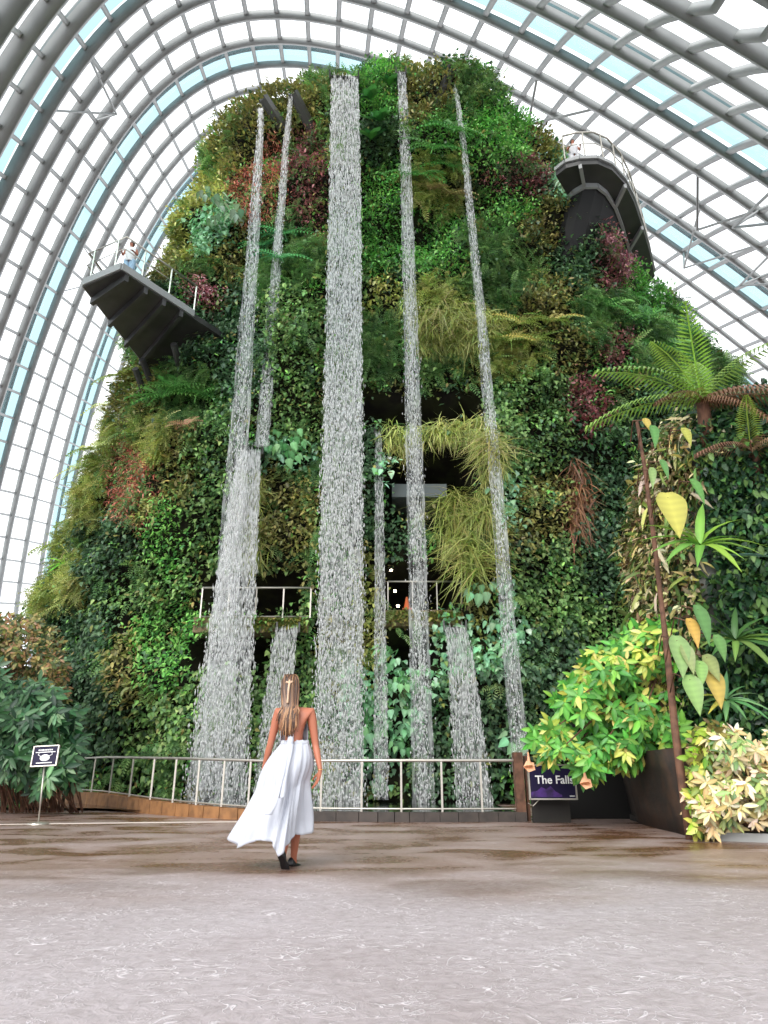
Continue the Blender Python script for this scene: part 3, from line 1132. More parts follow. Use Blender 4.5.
ws.modifiers.new('thick', 'SOLIDIFY').thickness = .3
tag(ws, 'curved brown wall of the dark tunnel beside the planting bed', 'wall', kind='structure')
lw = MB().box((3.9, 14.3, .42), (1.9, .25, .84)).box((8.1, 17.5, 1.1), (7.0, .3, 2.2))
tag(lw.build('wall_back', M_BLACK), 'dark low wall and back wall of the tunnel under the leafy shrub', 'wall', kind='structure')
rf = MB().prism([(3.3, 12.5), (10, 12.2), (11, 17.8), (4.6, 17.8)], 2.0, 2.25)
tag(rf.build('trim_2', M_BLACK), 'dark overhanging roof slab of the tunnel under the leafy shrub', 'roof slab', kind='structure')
pp = W(522, 822, 13.25)
pp.z = 0
pi = MB().box(pp + Vector((.02, .15, .58)), (.16, .2, 1.16)).box(pp + Vector((.17, .22, .55)), (.05, .12, 1.1))
tag(pi.build('gate_post', M_WOOD), 'brown timber post at the right end of the pool railing', 'post')


def text(body, size, loc, m, parent, name, align='LEFT', rot=(PI / 2, 0, 0), ext=.004):
    c = bpy.data.curves.new(name, 'FONT')
    c.body = body
    c.size = size
    c.extrude = ext
    c.offset = size * .016
    c.align_x = align
    o = bpy.data.objects.new(name, c)
    o.location = loc
    o.rotation_euler = rot
    COL.objects.link(o)
    bpy.context.view_layer.update()
    me = bpy.data.meshes.new_from_object(o.evaluated_get(bpy.context.evaluated_depsgraph_get()))
    bpy.data.objects.remove(o)
    R = Matrix.LocRotScale(Vector(loc), Matrix.Rotation(rot[0], 3, 'X'), None)
    me.transform(R)
    me.materials.clear()
    me.materials.append(m)
    o = bpy.data.objects.new(name, me)
    COL.objects.link(o)
    o.parent = parent
    return o


M_NAVY = mat('dark_navy_sign', (27, 21, 56), .5, spec=.25)
M_WHITE = mat('white_paint', (240, 240, 242), .5)
M_PURP = mat('purple_print', (74, 40, 120), .5, noise=(9, (30, 20, 54), .9))
Ys = 12.9
tl, br = W(527.5, 765, Ys), W(576.5, 799, Ys)
sg = empty('falls_sign', ((tl.x + br.x) / 2, Ys, br.z), 'dark purple sign reading The Falls hung at the end of the railing', 'sign')
cx, cz, sw, sh = (tl.x + br.x) / 2, (tl.z + br.z) / 2, br.x - tl.x, tl.z - br.z
MB().box((cx, Ys, cz), (sw, .05, sh)).build('panel', M_NAVY, sg)
fr = MB()
for s_ in (-1, 1):
    fr.box((cx + s_ * sw / 2, Ys - .01, cz), (.025, .08, sh + .025)).box((cx, Ys - .01, cz + s_ * sh / 2), (sw, .08, .025))
fr.build('frame', M_METAL, sg)
text('The Falls', .187, (tl.x + .11, Ys - .03, W(0, 783.5, Ys).z), M_WHITE, sg, 'lettering')
hl = MB()
q0, q1 = W(531, 797, Ys), W(561, 786, Ys)
pr = [(q0.x + (q1.x - q0.x) * a, q0.z + (q1.z - q0.z) * b) for a, b in ((0, 0), (0, .45), (.2, .55), (.35, .9), (.5, .7), (.65, 1), (.8, .5), (1, .2), (1, 0))]
hl.add([(x, Ys - .029, z) for x, z in pr] + [(x, Ys - .02, z) for x, z in pr], [tuple(range(9))] + [(i, i + 9, (i + 1) % 9 + 9, (i + 1) % 9) for i in range(9)])
hl.build('purple_print', M_PURP, sg)
MB().box((W(572, 796, Ys).x, Ys - .028, W(572, 796, Ys).z), (.09, .006, .012)).build('small_mark', M_WHITE, sg)
MB().tube([W(528, 803, Ys), W(533, 806, Ys), W(540, 799, Ys)], .008, 5).build('cable', M_METAL, sg)
MB().box((cx, Ys + .25, .42), (sw * .8, .12, .84)).build('stand', M_DARK, sg)
MB().bar((cx, Ys + .2, .8), (cx, Ys + .03, cz), .05).build('bracket', M_DARK, sg)
rebase(sg)

# small notice sign on a stand at the left
Yn = 12.7
base = W(38, 825, Yn)
base.z = 0
ctr = W(45.5, 756, Yn)
sg = empty('notice_sign', base, 'small navy notice sign with white symbol on a thin metal stand', 'sign')
Rn = Matrix.Rotation(math.radians(-3), 3, 'Y') @ Matrix.Rotation(math.radians(-8), 3, 'X')
MB().box(ctr, (.43, .025, .33), M=Rn).build('panel', M_NAVY, sg)
fr = MB()
for s_ in (-1, 1):
    fr.box(ctr + Rn @ Vector((s_ * .215, -.005, 0)), (.018, .04, .345), M=Rn).box(ctr + Rn @ Vector((0, -.005, s_ * .165)), (.43, .04, .018), M=Rn)
fr.build('frame', M_METAL, sg)


def npz(x, z):
    return ctr + Rn @ Vector((x, -.018, z))


lt = MB()
x = -.13
for w_ in (.03, .022, .04, .018, .03, .025, .036, .02):
    lt.box(npz(x + w_ / 2, .098), (w_ * .85, .006, .022), M=Rn)
    x += w_ + .004
lt.box(npz(0, .062), (.34, .006, .014), M=Rn).box(npz(0, -.115), (.27, .006, .016), M=Rn)
lt.build('lettering', M_WHITE, sg)
mk = MB()
n = 20
ring = [npz(.085 * math.cos(2 * PI * i / n) * (1 - .12 * math.sin(2 * PI * i / n)), -.03 + .055 * math.sin(2 * PI * i / n)) for i in range(n)]
mk.add(ring, [tuple(range(n))])
for s_ in (-1, 1):
    mk.tube([npz(s_ * .075, -.005), npz(s_ * .12, .02), npz(s_ * .11, .055)], .006, 5)
mk.build('mask_symbol', M_WHITE, sg)
MB().tube([base + Vector((0, 0, .02)), ctr + Vector((0, .02, -.16))], .014, 8).build('pole', M_METAL, sg, True)
MB().tube([base, base + Vector((0, 0, .02)), base + Vector((0, 0, .035))], [.17, .165, .04], 20).build('base', M_METAL, sg)
rebase(sg)
# ------------------------------------------------------------------ plants placed one by one
def proto_fern(cols, L=1.0, n=11, T=T_FROND, up=.55):
    it = []
    for k in range(n):
        t = 2 * PI * k / n + rng.normal() * .2
        e = up + rng.normal() * .2
        it.append((Vector((0, 0, 0)), Vector((math.cos(t), math.sin(t), e)), Vector((-math.cos(t) * e, -math.sin(t) * e, 1)), L * rng.uniform(.7, 1.1)))
    return basis_scatter(T, it, cols)


def proto_rosette(cols, L=.7, n=16, T=T_STRAP, up=.7):
    return proto_fern(cols, L, n, T, up)


def proto_heart(cols, L=.42, n=12, r=.38):
    it = []
    for k in range(n):
        t = 2 * PI * k / n * 1.62
        q = r * (.3 + .7 * k / n)
        p = Vector((math.cos(t) * q, math.sin(t) * q, .28 + .12 * rng.normal()))
        it.append((p, Vector((math.cos(t) * .5, math.sin(t) * .5 - .5, -.75)), Vector((math.cos(t) * .3, math.sin(t) * .3, 1.0)) + rnd(.15), L * rng.uniform(.7, 1.1)))
    V, Fc, C = basis_scatter(T_HEART, it, cols)
    sv, sf = [], []
    for (p, d, nn, L_) in it:      # stalks joining every leaf to the crown
        b = len(V) + len(sv)
        sv += [(-.006, 0, 0), (.006, 0, 0), (p.x + .006, p.y, p.z), (p.x - .006, p.y, p.z)]
        sf.append((b, b + 1, b + 2, b + 3))
    return np.concatenate([V, np.array(sv)]), np.concatenate([Fc, np.array(sf)]), np.concatenate([C, pal(cols, len(sv))])


def proto_tuft(cols, L=.62, n=150):
    it = []
    for k in range(n):
        t = rng.uniform(0, 2 * PI)
        it.append((rnd(.2), Vector((math.cos(t) * .6, math.sin(t) * .6, .45)) + rnd(.2), Vector((-math.cos(t) * .7, -math.sin(t) * .7, .6)), L * rng.uniform(.6, 1.1)))
    return basis_scatter((T_BLADE[0] * np.array([.5, 1, 1.4]), T_BLADE[1]), it, cols)


def set_group(name, VFC, spots, label, cat, group, s=1.0, lean=(0, -.6, .8)):
    proto = None
    for k, (u, v) in enumerate(spots):
        p, n = on_wall(u, v)
        if proto is None:
            V, Fc, C = VFC
            o = proto = new_mesh(name, V, Fc, M_LEAF, tint=C)
        else:
            o = proto.copy()
            COL.objects.link(o)
        ax = (Vector(lean) + n * .4 + Vector((0, 0, .1))).normalized()
        q = ax.to_track_quat('Z', 'Y')
        o.rotation_mode = 'QUATERNION'
        o.rotation_quaternion = q @ Quaternion((0, 0, 1), random.uniform(0, 6.28))
        o.location = p + Vector((0, -.55, 0)) + n * .25
        sc = s * random.uniform(.8, 1.15)
        o.scale = (sc, sc, sc)
        tag(o, label, cat, group if len(spots) > 1 else None)
    return proto


GR = [(84, 146, 66), (112, 166, 84), (62, 120, 56)]
GD = [(164, 176, 84), (188, 190, 110), (136, 156, 70)]
set_group('wall_fern', proto_fern(GD, 1.1), [(518, 338), (533, 352), (505, 352), (548, 338)], 'golden green fern clump right of the thin slanting waterfall, at mid height', 'fern', 'golden ferns right of the slanting waterfall')
set_group('wall_fern', proto_fern(GR, 1.2), [(432, 165), (447, 178), (420, 190), (450, 150)], 'arching green fern clump between the two upper right waterfalls', 'fern', 'ferns between the two upper right waterfalls')
set_group('wall_fern', proto_fern([(170, 150, 100), (140, 130, 80)], 1.0), [(430, 206), (446, 210)], 'brownish drooping fern clump between the two upper right waterfalls', 'fern', 'brownish ferns between the upper right waterfalls')
set_group('wall_fern', proto_fern(GD, 1.25), [(98, 405), (86, 440), (75, 475), (66, 515), (60, 548), (118, 385)], 'light green fern clump arching off the left edge of the mountain', 'fern', 'light green ferns along the left edge of the mountain')
set_group('wall_fern', proto_fern(GR, 1.2), [(182, 398), (204, 402), (168, 408)], 'green fern clump below the pointed lookout platform', 'fern', 'green ferns below the lookout platform')
set_group('wall_fern', proto_fern([(206, 160, 128), (188, 136, 110)], .8, 7), [(190, 438)], 'single pinkish brown fern on the left half of the mountain', 'fern', None)
set_group('wall_fern', proto_fern(GR, 1.3), [(600, 318), (618, 305), (640, 330), (662, 318), (676, 345), (655, 362)], 'lush green fern clump on the right shoulder of the mountain', 'fern', 'ferns on the right shoulder of the mountain')
set_group('wall_fern', proto_fern([(60, 140, 84), (90, 170, 100)], 1.1), [(268, 255), (290, 246), (282, 276)], 'deep green fern clump between the slim left and central waterfalls', 'fern', 'deep green ferns left of the central waterfall')
set_group('broad_leaf_rosette', proto_rosette([(54, 110, 56), (80, 140, 70)],   .75, 12, T_OVAL), [(374, 118), (384, 138), (372, 156), (386, 104)], 'dark broad-leaved rosette beside the head of the central waterfall', 'rosette plant', 'broad-leaved rosettes by the head of the central waterfall')
set_group('spiky_rosette', proto_rosette([(190, 196, 150), (150, 168, 120)], .95, 22), [(604, 224), (627, 243)], 'spiky pale rosette under the curved walkway', 'rosette plant', 'spiky rosettes under the curved walkway')
set_group('spiky_rosette', proto_rosette([(140, 214, 70), (170, 220, 90)], .8, 12), [(73, 572)], 'lone lime green spiky rosette low on the left edge of the mountain', 'rosette plant', None)
set_group('spiky_rosette', proto_rosette([(190, 200, 60), (220, 200, 70)], .8, 14), [(190, 246), (178, 238)], 'yellow spiky rosette above the pointed lookout platform', 'rosette plant', 'yellow rosettes above the lookout platform')
set_group('heart_leaf_plant', proto_heart([(170, 196, 160), (130, 166, 122), (196, 214, 184)], .36), [(556, 176), (570, 190), (560, 204), (578, 208), (545, 168)], 'silvery heart-leaved plant left of the curved walkway', 'heart-leaved plant', 'silvery heart-leaved plants by the curved walkway')
set_group('heart_leaf_plant', proto_heart([(170, 196, 168), (120, 152, 116)], .34), [(212, 214), (228, 222), (240, 234), (222, 240)], 'silvery heart-leaved plant near the top of the far left waterfall', 'heart-leaved plant', 'silvery heart-leaved plants beside the far left waterfall')
set_group('heart_leaf_plant', proto_heart([(140, 190, 140), (170, 208, 170)], .3), [(500, 632), (484, 606), (492, 660), (505, 745)], 'pale creeper plant beside the foot of the slanting waterfall', 'heart-leaved plant', 'pale creepers beside the slanting waterfall')
set_group('heart_leaf_plant', proto_heart([(120, 190, 120), (150, 208, 150)], .3), [(370, 660), (392, 690), (376, 735), (405, 745), (365, 700), (400, 660)], 'pale green heart-leaved creeper low between the central waterfalls', 'heart-leaved plant', 'pale creepers low between the central waterfalls')
set_group('heart_leaf_plant', proto_heart([(110, 176, 110), (150, 200, 140)], .3), [(282, 460), (298, 470), (300, 452)], 'pale green creeper beside the wide white sheet of water', 'heart-leaved plant', 'pale creepers beside the wide sheet of water')
set_group('grass_tuft', proto_tuft([(156, 168, 84), (186, 182, 118)]), [(440, 326), (460, 334), (425, 336)], 'yellow-green grass tuft hanging above the upper dark opening', 'grass tuft', 'grass tufts above the upper opening')
set_group('grass_tuft', proto_tuft([(156, 166, 84), (190, 182, 118)], .75), [(455, 456), (475, 458), (490, 462), (462, 472), (398, 456)], 'yellow-green grass tuft hanging below the upper dark opening', 'grass tuft', 'grass tufts below the upper opening')
set_group('grass_tuft', proto_tuft([(136, 152, 70), (170, 172, 96)], .85), [(470, 505), (450, 520), (486, 520), (470, 550), (480, 570)], 'long grass tuft hanging right of the middle dark opening', 'grass tuft', 'long grass tufts right of the middle opening')
set_group('maroon_shrub', basis_scatter(T_OVAL, [(rnd(.45), rnd() + Vector((0, -.2, -.2)), rnd() + Vector((0, 0, 1)), .26) for k in range(160)], [(150, 92, 104), (120, 66, 76), (176, 128, 132)]), [(603, 254), (610, 270), (600, 264), (614, 284)], 'dusty pink shrub under the curved walkway', 'shrub', 'dusty pink shrubs under the curved walkway', .55)
set_group('maroon_shrub', basis_scatter(T_OVAL, [(rnd(.42), rnd() + Vector((0, -.2, -.2)), rnd() + Vector((0, 0, 1)), .22) for k in range(160)], [(130, 70, 72), (108, 56, 58), (160, 100, 96)]), [(578, 402), (582, 425)], 'maroon shrub halfway up the right part of the mountain', 'shrub', 'maroon shrubs halfway up the right part', .7)
set_group('maroon_shrub', basis_scatter(T_OVAL, [(rnd(.4), rnd() + Vector((0, -.2, -.2)), rnd() + Vector((0, 0, 1)), .2) for k in range(140)], [(196, 120, 130), (150, 80, 90), (220, 170, 170)]), [(206, 298), (216, 306)], 'pink shrub where the lookout platform meets the mountain', 'shrub', 'pink shrubs beside the lookout platform', .6)

# ------------------------------------------------------------------ rock pillar with plants at the right
def pillar(a, z):
    a, z = np.asarray(a, float), np.asarray(z, float)
    r = np.interp(z, [0, 2, 4, 6.2, 7.2, 7.6], [1.0, .97, 1.0, .98, .7, .05])
    P = np.stack([7.35 + 2.3 * r * np.sin(a) + .05 * (z - 4), 12.2 - 1.7 * r * np.cos(a), z], -1)
    o = np.stack([np.sin(a), -np.cos(a), 0 * a], -1)
    return P + o * (.7 * (vnoise(P, 1.3, 61) - .5) + .35 * (vnoise(P, .5, 62) - .5))[..., None], o


na, nz = 90, 60
A, Z = np.meshgrid(np.linspace(-PI, PI, na), np.linspace(0, 7.6, nz), indexing='ij')
PV, _ = pillar(A.ravel(), Z.ravel())
k = (np.arange(na - 1)[:, None] * nz + np.arange(nz - 1)[None]).ravel()
tag(new_mesh('rock_pillar', PV, np.stack([k, k + nz, k + nz + 1, k + 1], 1), M_SLATE, smooth=True),
    'grey rock pillar overgrown with plants at the right of the tunnel', 'rock pillar')
NP = 11000
a, z = rng.uniform(-2.3, 1.7, NP), rng.uniform(.5, 7.5, NP)
P, N = pillar(a, z)
u, v, d = uv_of(P)
rock = (np.abs(u - (702 + (v - 500) * .1)) < 13) & (v > 430) & (v < 640) & (rng.random(NP) < .9)
dead = (u < 700 + 12 * rng.normal(size=NP)) & (v < 700)
for nm, lb, m, T, L, n, cols in (
        ('dry_creeper_foliage', 'cream and brown withering creeper hanging down the left side of the rock pillar', dead & ~rock, T_OVAL, .13, 8, [(206, 192, 146), (140, 116, 84), (170, 172, 100), (96, 78, 56), (226, 212, 170), (96, 120, 60), (70, 80, 46)]),
        ('hanging_leaf_foliage', 'long green, yellow and cream leaves hanging in front of the dry creeper on the rock pillar', dead & (rng.random(NP) < .22), T_NARROW, .36, 3, [(150, 170, 90), (206, 196, 120), (110, 144, 74), (222, 208, 170), (96, 110, 60)]),
        ('dark_creeper_foliage', 'dark glossy green creeper covering the right side of the rock pillar', ~dead & ~rock, T_OVAL, .15, 8, [(48, 84, 54), (66, 106, 62), (36, 62, 44), (98, 136, 70)])):
    PP, NN = P[m], N[m]
    bag = Bag()
    for q in range(n):
        D = NN * rng.uniform(.1, 1, (len(PP), 1)) + np.array([0, 0, -1.0]) * rng.uniform(.1, 1.2, (len(PP), 1)) + rng.normal(size=PP.shape) * .5
        bag.add(scatter(T, PP + NN * .15 + rng.normal(size=PP.shape) * .12, D, NN * .8 + np.array([0, 0, .8]) + rng.normal(size=PP.shape) * .4, L * rng.uniform(.5, 1.4, len(PP)), pal(cols, len(PP), .2)))
    tag(bag.build(nm, M_LEAF), lb, 'foliage', kind='stuff')


def child_mesh(name, VFC, root, m=M_LEAF):
    V, Fc, C = VFC
    return new_mesh(name, V, Fc, m, root, tint=C)


# tree fern on top of the pillar: every frond a part
def tree_fern(c, trunk_to, fr, label, loc_group=None):
    t = empty('tree_fern', trunk_to, label, 'tree fern')
    MB().tube([trunk_to, c.lerp(trunk_to, .4) + Vector((.05, 0, 0)), c], [.16, .13, .1], 10).build('trunk', M_WOOD, t, True)
    for (dx, dy, dz, L, cols) in fr:
        D = Vector((dx, dy, dz))
        Nn = Vector((0, 0, 1)) - D * D.z * .2
        T = T_frond(26, .2, .45 + .15 * random.random(), .3)
        child_mesh('frond', basis_scatter(T, [(c, D, Nn, L)], cols, .08), t)
    rebase(t)
    return t


FG = [(150, 190, 84), (120, 170, 80)]
FB = [(140, 104, 82), (168, 128, 104)]
c = W(702, 402, 10.9)
tree_fern(c, c + Vector((.1, .5, -1.2)), [
    (-1, -.3, .75, 1.9, FG), (-.7, -.7, .8, 1.7, FG), (-.25, -.5, 1.1, 1.7, FG), (.1, .2, 1.2, 1.6, FG), (.6, -.3, .9, 1.7, FG), (-1, .4, .5, 1.8, FG), (.9, .4, .6, 1.8, [(150, 160, 110)]),
    (1, -.4, .25, 1.9, FB), (.8, -.7, .05, 1.8, FB), (1, .1, .1, 2.1, FB), (-1, -.6, .15, 1.3, FB), (-.6, -.9, .1, 1.2, [(176, 150, 90)]), (.5, -.8, -.2, 1.4, FB)],
    'tree fern with green and withered brown fronds on top of the rock pillar')
c = W(752, 455, 10.6)
tree_fern(c, c + Vector((.2, .6, -.8)), [(-1, -.5, .3, 1.3, FB), (-.5, -.9, .2, 1.3, FB), (.2, -1, .2, 1.4, [(190, 160, 120)]), (.9, -.5, .3, 1.4, FB), (-.3, -.6, .8, 1.2, FG), (.5, -.4, .8, 1.2, FB)],
          'small withered tree fern lower on the right side of the rock pillar')

# large hanging leaves on the pillar: each leaf a part
GL, YL, LL = [(96, 142, 78)], [(186, 168, 84)], [(136, 166, 104)]


def hanging_plant(leaves, Y, label):
    u0, v0 = leaves[0][:2]
    t = empty('anthurium', W(u0, v0, Y), label, 'large-leaved plant')
    for (u, v, L, w, cols, tilt) in leaves:
        p = W(u, v, Y - .25 * random.random())
        T = T_leaf(w, .07, .18, (-.16, -.06, .02, .1, .18, .26, .34, .42, .5, .58, .66, .74, .82, .9, 1), (.42, .7, .88, .98, 1, .98, .93, .86, .77, .67, .56, .44, .31, .17, 0))
        T = (T[0], T[1], T[2] * np.repeat([.95 + .12 * (q_ % 2) for q_ in range(15)], 3))
        L *= .85
        child_mesh('leaf', basis_scatter(T, [(p, Vector((tilt, -.35, -1)), Vector((random.uniform(-.2, .2), -1, .35)), L)], cols, .06), t)
        MB().tube([p, p + Vector((-.1, .25, .12)), p + Vector((-.05, .6, -.1))], .01, 5).build('leaf_stalk', M_WOOD, t)
    rebase(t)


hanging_plant([(668, 498, .82, .66, YL, .05), (693, 482, .5, .4, GL, .25), (652, 470, .42, .35, LL, -.2), (662, 462, .4, .35, GL, .1)], 10.0, 'large-leaved plant with one big yellow leaf on the rock pillar')
hanging_plant([(684, 430, .38, .5, YL, .15), (653, 428, .48, .4, GL, -.1), (645, 420, .3, .5, YL, .2)], 10.1, 'large-leaved plant near the top of the pole on the rock pillar')
hanging_plant([(698, 610, .62, .42, GL, .1), (677, 641, .62, .55, LL, -.05), (685, 648, .44, .5, LL, .1), (717, 638, .4, .5, GL, .1), (707, 658, .4, .6, LL, .3), (690, 680, .56, .55, LL, .05), (711, 674, .56, .6, YL, .08), (700, 664, .36, .6, LL, -.15), (690, 622, .45, .5, YL, .1)], 9.6, 'cluster of big heart-shaped leaves above the variegated bush')

# strap-leaved plants on the pillar
for (u, v, Y, L, lb, cols) in ((726, 700, 9.9, .5, 'strap-leaved plant with an orange tip above the variegated bush', [(120, 160, 110), (196, 190, 90), (90, 140, 90)]), (700, 545, 10.0, .8, 'green arching strap-leaved plant halfway up the rock pillar', [(150, 190, 80), (110, 160, 70)]),
                               (735, 640, 10.2, .8, 'dark arching strap-leaved plant at the right edge of the pillar', [(70, 110, 60), (110, 140, 70)])):
    it = []
    p = W(u, v, Y)
    for k in range(13):
        t_ = 2 * PI * k / 13
        it.append((p, Vector((math.cos(t_), -.4 + .4 * math.sin(t_), .55 * math.sin(t_) + .35)), Vector((-math.cos(t_) * .4, -.3, 1)), L * random.uniform(.7, 1.2)))
    V, Fc, C = basis_scatter(T_leaf(.16, .03, .5, (0, .25, .5, .75, 1), (.4, 1, 1, .7, 0)), it, cols)
    tag(new_mesh('strap_leaf_plant', V, Fc, M_LEAF, tint=C), lb, 'strap-leaved plant')
# one broad blue-green leaf
V, Fc, C = basis_scatter(T_leaf(.3, .03, .12, (0, .3, .7, 1), (.6, 1, .9, .1)), [(W(724, 556, 10.2), Vector((1, -.3, -.05)), Vector((0, -.35, 1)), 1.2)], [(104, 134, 132)])
tag(new_mesh('banana_leaf', V, Fc, M_LEAF, tint=C), 'one broad grey-green leaf jutting across the right side of the pillar', 'leaf')

pole = MB().tube([W(637, 422, 10.9), W(645, 470, 10.85), W(654, 540, 10.7), W(661, 600, 10.55), W(668, 660, 10.3), W(675, 730, 9.9), W(683, 790, 9.85), Vector((W(690, 832, 9.8).x, 9.8, 0))], [.03, .035, .04, .04, .05, .055, .06, .07], 8)
tag(pole.build('bare_trunk', M_WOOD, smooth=True), 'thin reddish brown bare trunk leaning up the left side of the rock pillar', 'trunk')

# ------------------------------------------------------------------ angel's trumpet shrub over the tunnel
def whorls(tips, T, L, n, cols, pitch=.1, out=Vector((0, -1, .35)), drop=.5):
    it = []
    for p in tips:
        ax = (out + rnd(.35)).normalized()
        e1 = ax.orthogonal().normalized()
        e2 = ax.cross(e1)
        ph = random.uniform(0, 6)
        for k in range(n):
            t = 2 * PI * k / n + ph
            d = e1 * math.cos(t) + e2 * math.sin(t) + ax * pitch - Vector((0, 0, drop))
            it.append((p + rnd(.02), d, ax + rnd(.15), L * random.uniform(.7, 1.15)))
    return it


def tips_in(blobs, Y0, Y1, n):
    """points inside ellipsoids seen at photo blobs (u, v, ru, rv)"""
    out = []
    ar = [b[2] * b[3] for b in blobs]
    for k in range(n):
        b = random.choices(blobs, ar)[0]
        t, r = random.uniform(0, 2 * PI), math.sqrt(random.random())
        out.append(W(b[0] + b[2] * r * math.cos(t), b[1] + b[3] * r * math.sin(t), Y1 - (Y1 - Y0) * (1 - r * r) ** .5 * random.uniform(.6, 1)))
    return out


SB = [(668, 628, 26, 22), (655, 650, 38, 28), (612, 668, 32, 28), (582, 702, 34, 26), (552, 734, 24, 15), (640, 712, 46, 44), (594, 758, 24, 22), (676, 735, 16, 34), (562, 750, 22, 13), (620, 745, 36, 24)]
tp = tips_in(SB, 10.9, 12.4, 420)
t = empty('angels_trumpet_shrub', Vector((5.0, 12.4, 2.3)), 'big leafy yellow-green shrub with drooping peach flowers above the sign', 'shrub')
T_SH = T_leaf(.42, .06, .25, (0, .15, .4, .75, 1), (.1, .7, 1, .7, 0))
bag = Bag()
bag.add(basis_scatter(T_SH, whorls(tp[:300], T_SH, .215, 7, None, drop=.45), [(96, 168, 70), (124, 184, 76), (80, 146, 66)]))
bag.add(basis_scatter(T_SH, whorls(tp[300:], T_SH, .21, 6, None, drop=.45), [(196, 204, 96), (176, 194, 84), (214, 210, 120)]))
bag.build('leaves', M_LEAF, t)
br = MB()
for p in tp[::10]:
    q = Vector((5.0, 12.4, 2.3))
    br.tube([q, q.lerp(p, .5) + Vector((0, 0, .25)), p], [.04, .025, .008], 5)
br.build('branches', M_WOOD, t)
M_PEACH = mat('peach_petals', (244, 190, 150), .6, trans=.3)
for (u, v) in ((528, 752), (584, 768), (746, 745)):
    if u > 700:
        continue
    p = W(u, v, 11.6 if u < 560 else 11.2)
    MB().tube([p, p - Vector((0, 0, .07)), p - Vector((0, .02, .17)), p - Vector((0, .03, .22)), p - Vector((0, .04, .215))], [.012, .018, .035, .07, .1], 5, False).build('flower', M_PEACH, t)
rebase(t)

# ------------------------------------------------------------------ variegated umbrella bush and low plants in the bed
T_SC = T_leaf(.36, .05, .2, (0, .2, .5, .8, 1), (.12, .7, 1, .7, .1))
tp = tips_in([(745, 790, 46, 46), (718, 800, 28, 36), (735, 748, 40, 18), (790, 780, 40, 54)], 8.9, 10.2, 260)
t = empty('umbrella_bush', Vector((5.3, 9.7, 0)), 'cream variegated umbrella bush in the bed at the right corner', 'bush')
bag = Bag()
bag.add(basis_scatter(T_SC, whorls(tp[:190], T_SC, .165, 9, None, drop=.35), [(236, 222, 176), (222, 204, 150), (240, 228, 200), (206, 190, 130)]))
bag.add(basis_scatter(T_SC, whorls(tp[190:], T_SC, .16, 8, None, drop=.35), [(140, 166, 100), (176, 190, 120), (110, 140, 90)]))
bag.build('leaves', M_LEAF, t)
br = MB()
for p in tp[::4]:
    q = Vector((p.x * .5 + 2.7, 9.8, .02))
    br.tube([q, q.lerp(p, .5) + Vector((0, .1, .1)), p], [.03, .02, .008], 5)
br.build('branches', M_WOOD, t)
rebase(t)
tp = tips_in([(703, 800, 13, 30), (700, 760, 14, 26), (712, 740, 20, 16), (700, 826, 12, 8)], 9.3, 10.0, 110)
V, Fc, C = basis_scatter(T_OVAL, whorls(tp, T_OVAL, .15, 6, None, drop=.5), [(150, 180, 60), (190, 196, 90), (110, 150, 60), (120, 110, 60)])
tag(new_mesh('low_shrub', V, Fc, M_LEAF, tint=C), 'narrow yellow-green low shrub between the bare trunk and the variegated bush', 'shrub')
bed = MB().prism([(4.25, 9.65), (5.0, 9.3), (6.5, 9.1), (9.5, 9.0), (9.5, 13.8), (4.5, 13.8), (4.25, 11)], .004, .1)
tag(bed.build('planting_bed', M_DARK), 'dark soil bed with a low edge at the foot of the rock pillar', 'planting bed')
ee = MB()
ep = [Vector((4.25, 9.62, .05)), Vector((5.0, 9.27, .05)), Vector((6.5, 9.07, .05)), Vector((9.5, 8.97, .05))]
for p, q in zip(ep, ep[1:]):
    ee.bar(p, q, .05, .1)
tag(ee.build('bed_edging', M_FASCIA), 'pale edging strip along the front of the planting bed', 'edging')

# ------------------------------------------------------------------ bushes at the left
T_RH = T_leaf(.34, .05, .2, (0, .3, .7, 1), (.2, 1, .85, 0))
tp = tips_in([(30, 715, 46, 34), (15, 750, 34, 34), (60, 745, 22, 34), (-20, 720, 40, 60), (48, 776, 30, 18)], 14.2, 16.6, 330)
t = empty('rhododendron_bush', Vector((-9.4, 16.3, 0)), 'dark green bush with long glossy leaves behind the small notice sign', 'bush')
child_mesh('leaves', basis_scatter(T_RH, whorls(tp, T_RH, .3, 9, None, drop=.4), [(52, 92, 56), (74, 120, 76), (38, 70, 46), (120, 158, 116)]), t)
br = MB()
for p in tp[::4]:
    q = Vector((p.x, 16.2, .02))
    br.tube([q, q.lerp(p, .5), p], [.02, .014, .008], 5)
br.build('branches', M_WOOD, t)
rebase(t)
tp = tips_in([(22, 650, 42, 34), (5, 630, 30, 18), (-20, 660, 40, 50), (50, 670, 18, 24), (40, 690, 30, 20), (20, 700, 46, 30)], 17.4, 20.2, 700)
t = empty('rusty_bush', Vector((-11.5, 19.6, 0)), 'rusty green rounded bush at the left edge, above the dark glossy bush', 'bush')
child_mesh('leaves', basis_scatter(T_OVAL, whorls(tp, T_OVAL, .17, 9, None, drop=.3), [(122, 124, 62), (166, 128, 88), (92, 104, 54), (176, 160, 100), (70, 84, 46)]), t)
br = MB()
for p in tp[::9]:
    q = Vector((p.x, 19.6, .02))
    br.tube([q, q.lerp(p, .5), p], [.02, .014, .008], 5)
br.build('branches', M_WOOD, t)
rebase(t)


# ------------------------------------------------------------------ people
M_SKIN = mat('tanned_skin', (168, 104, 80), .45, spec=.4)
M_CLOTH = mat('white_cotton', (194, 198, 208), .8, spec=.1, trans=.12)
M_SHOE = mat('black_leather', (20, 20, 24), .4)
M_HAIR = mat('hair', rough=.4, spec=.5, attr=True)


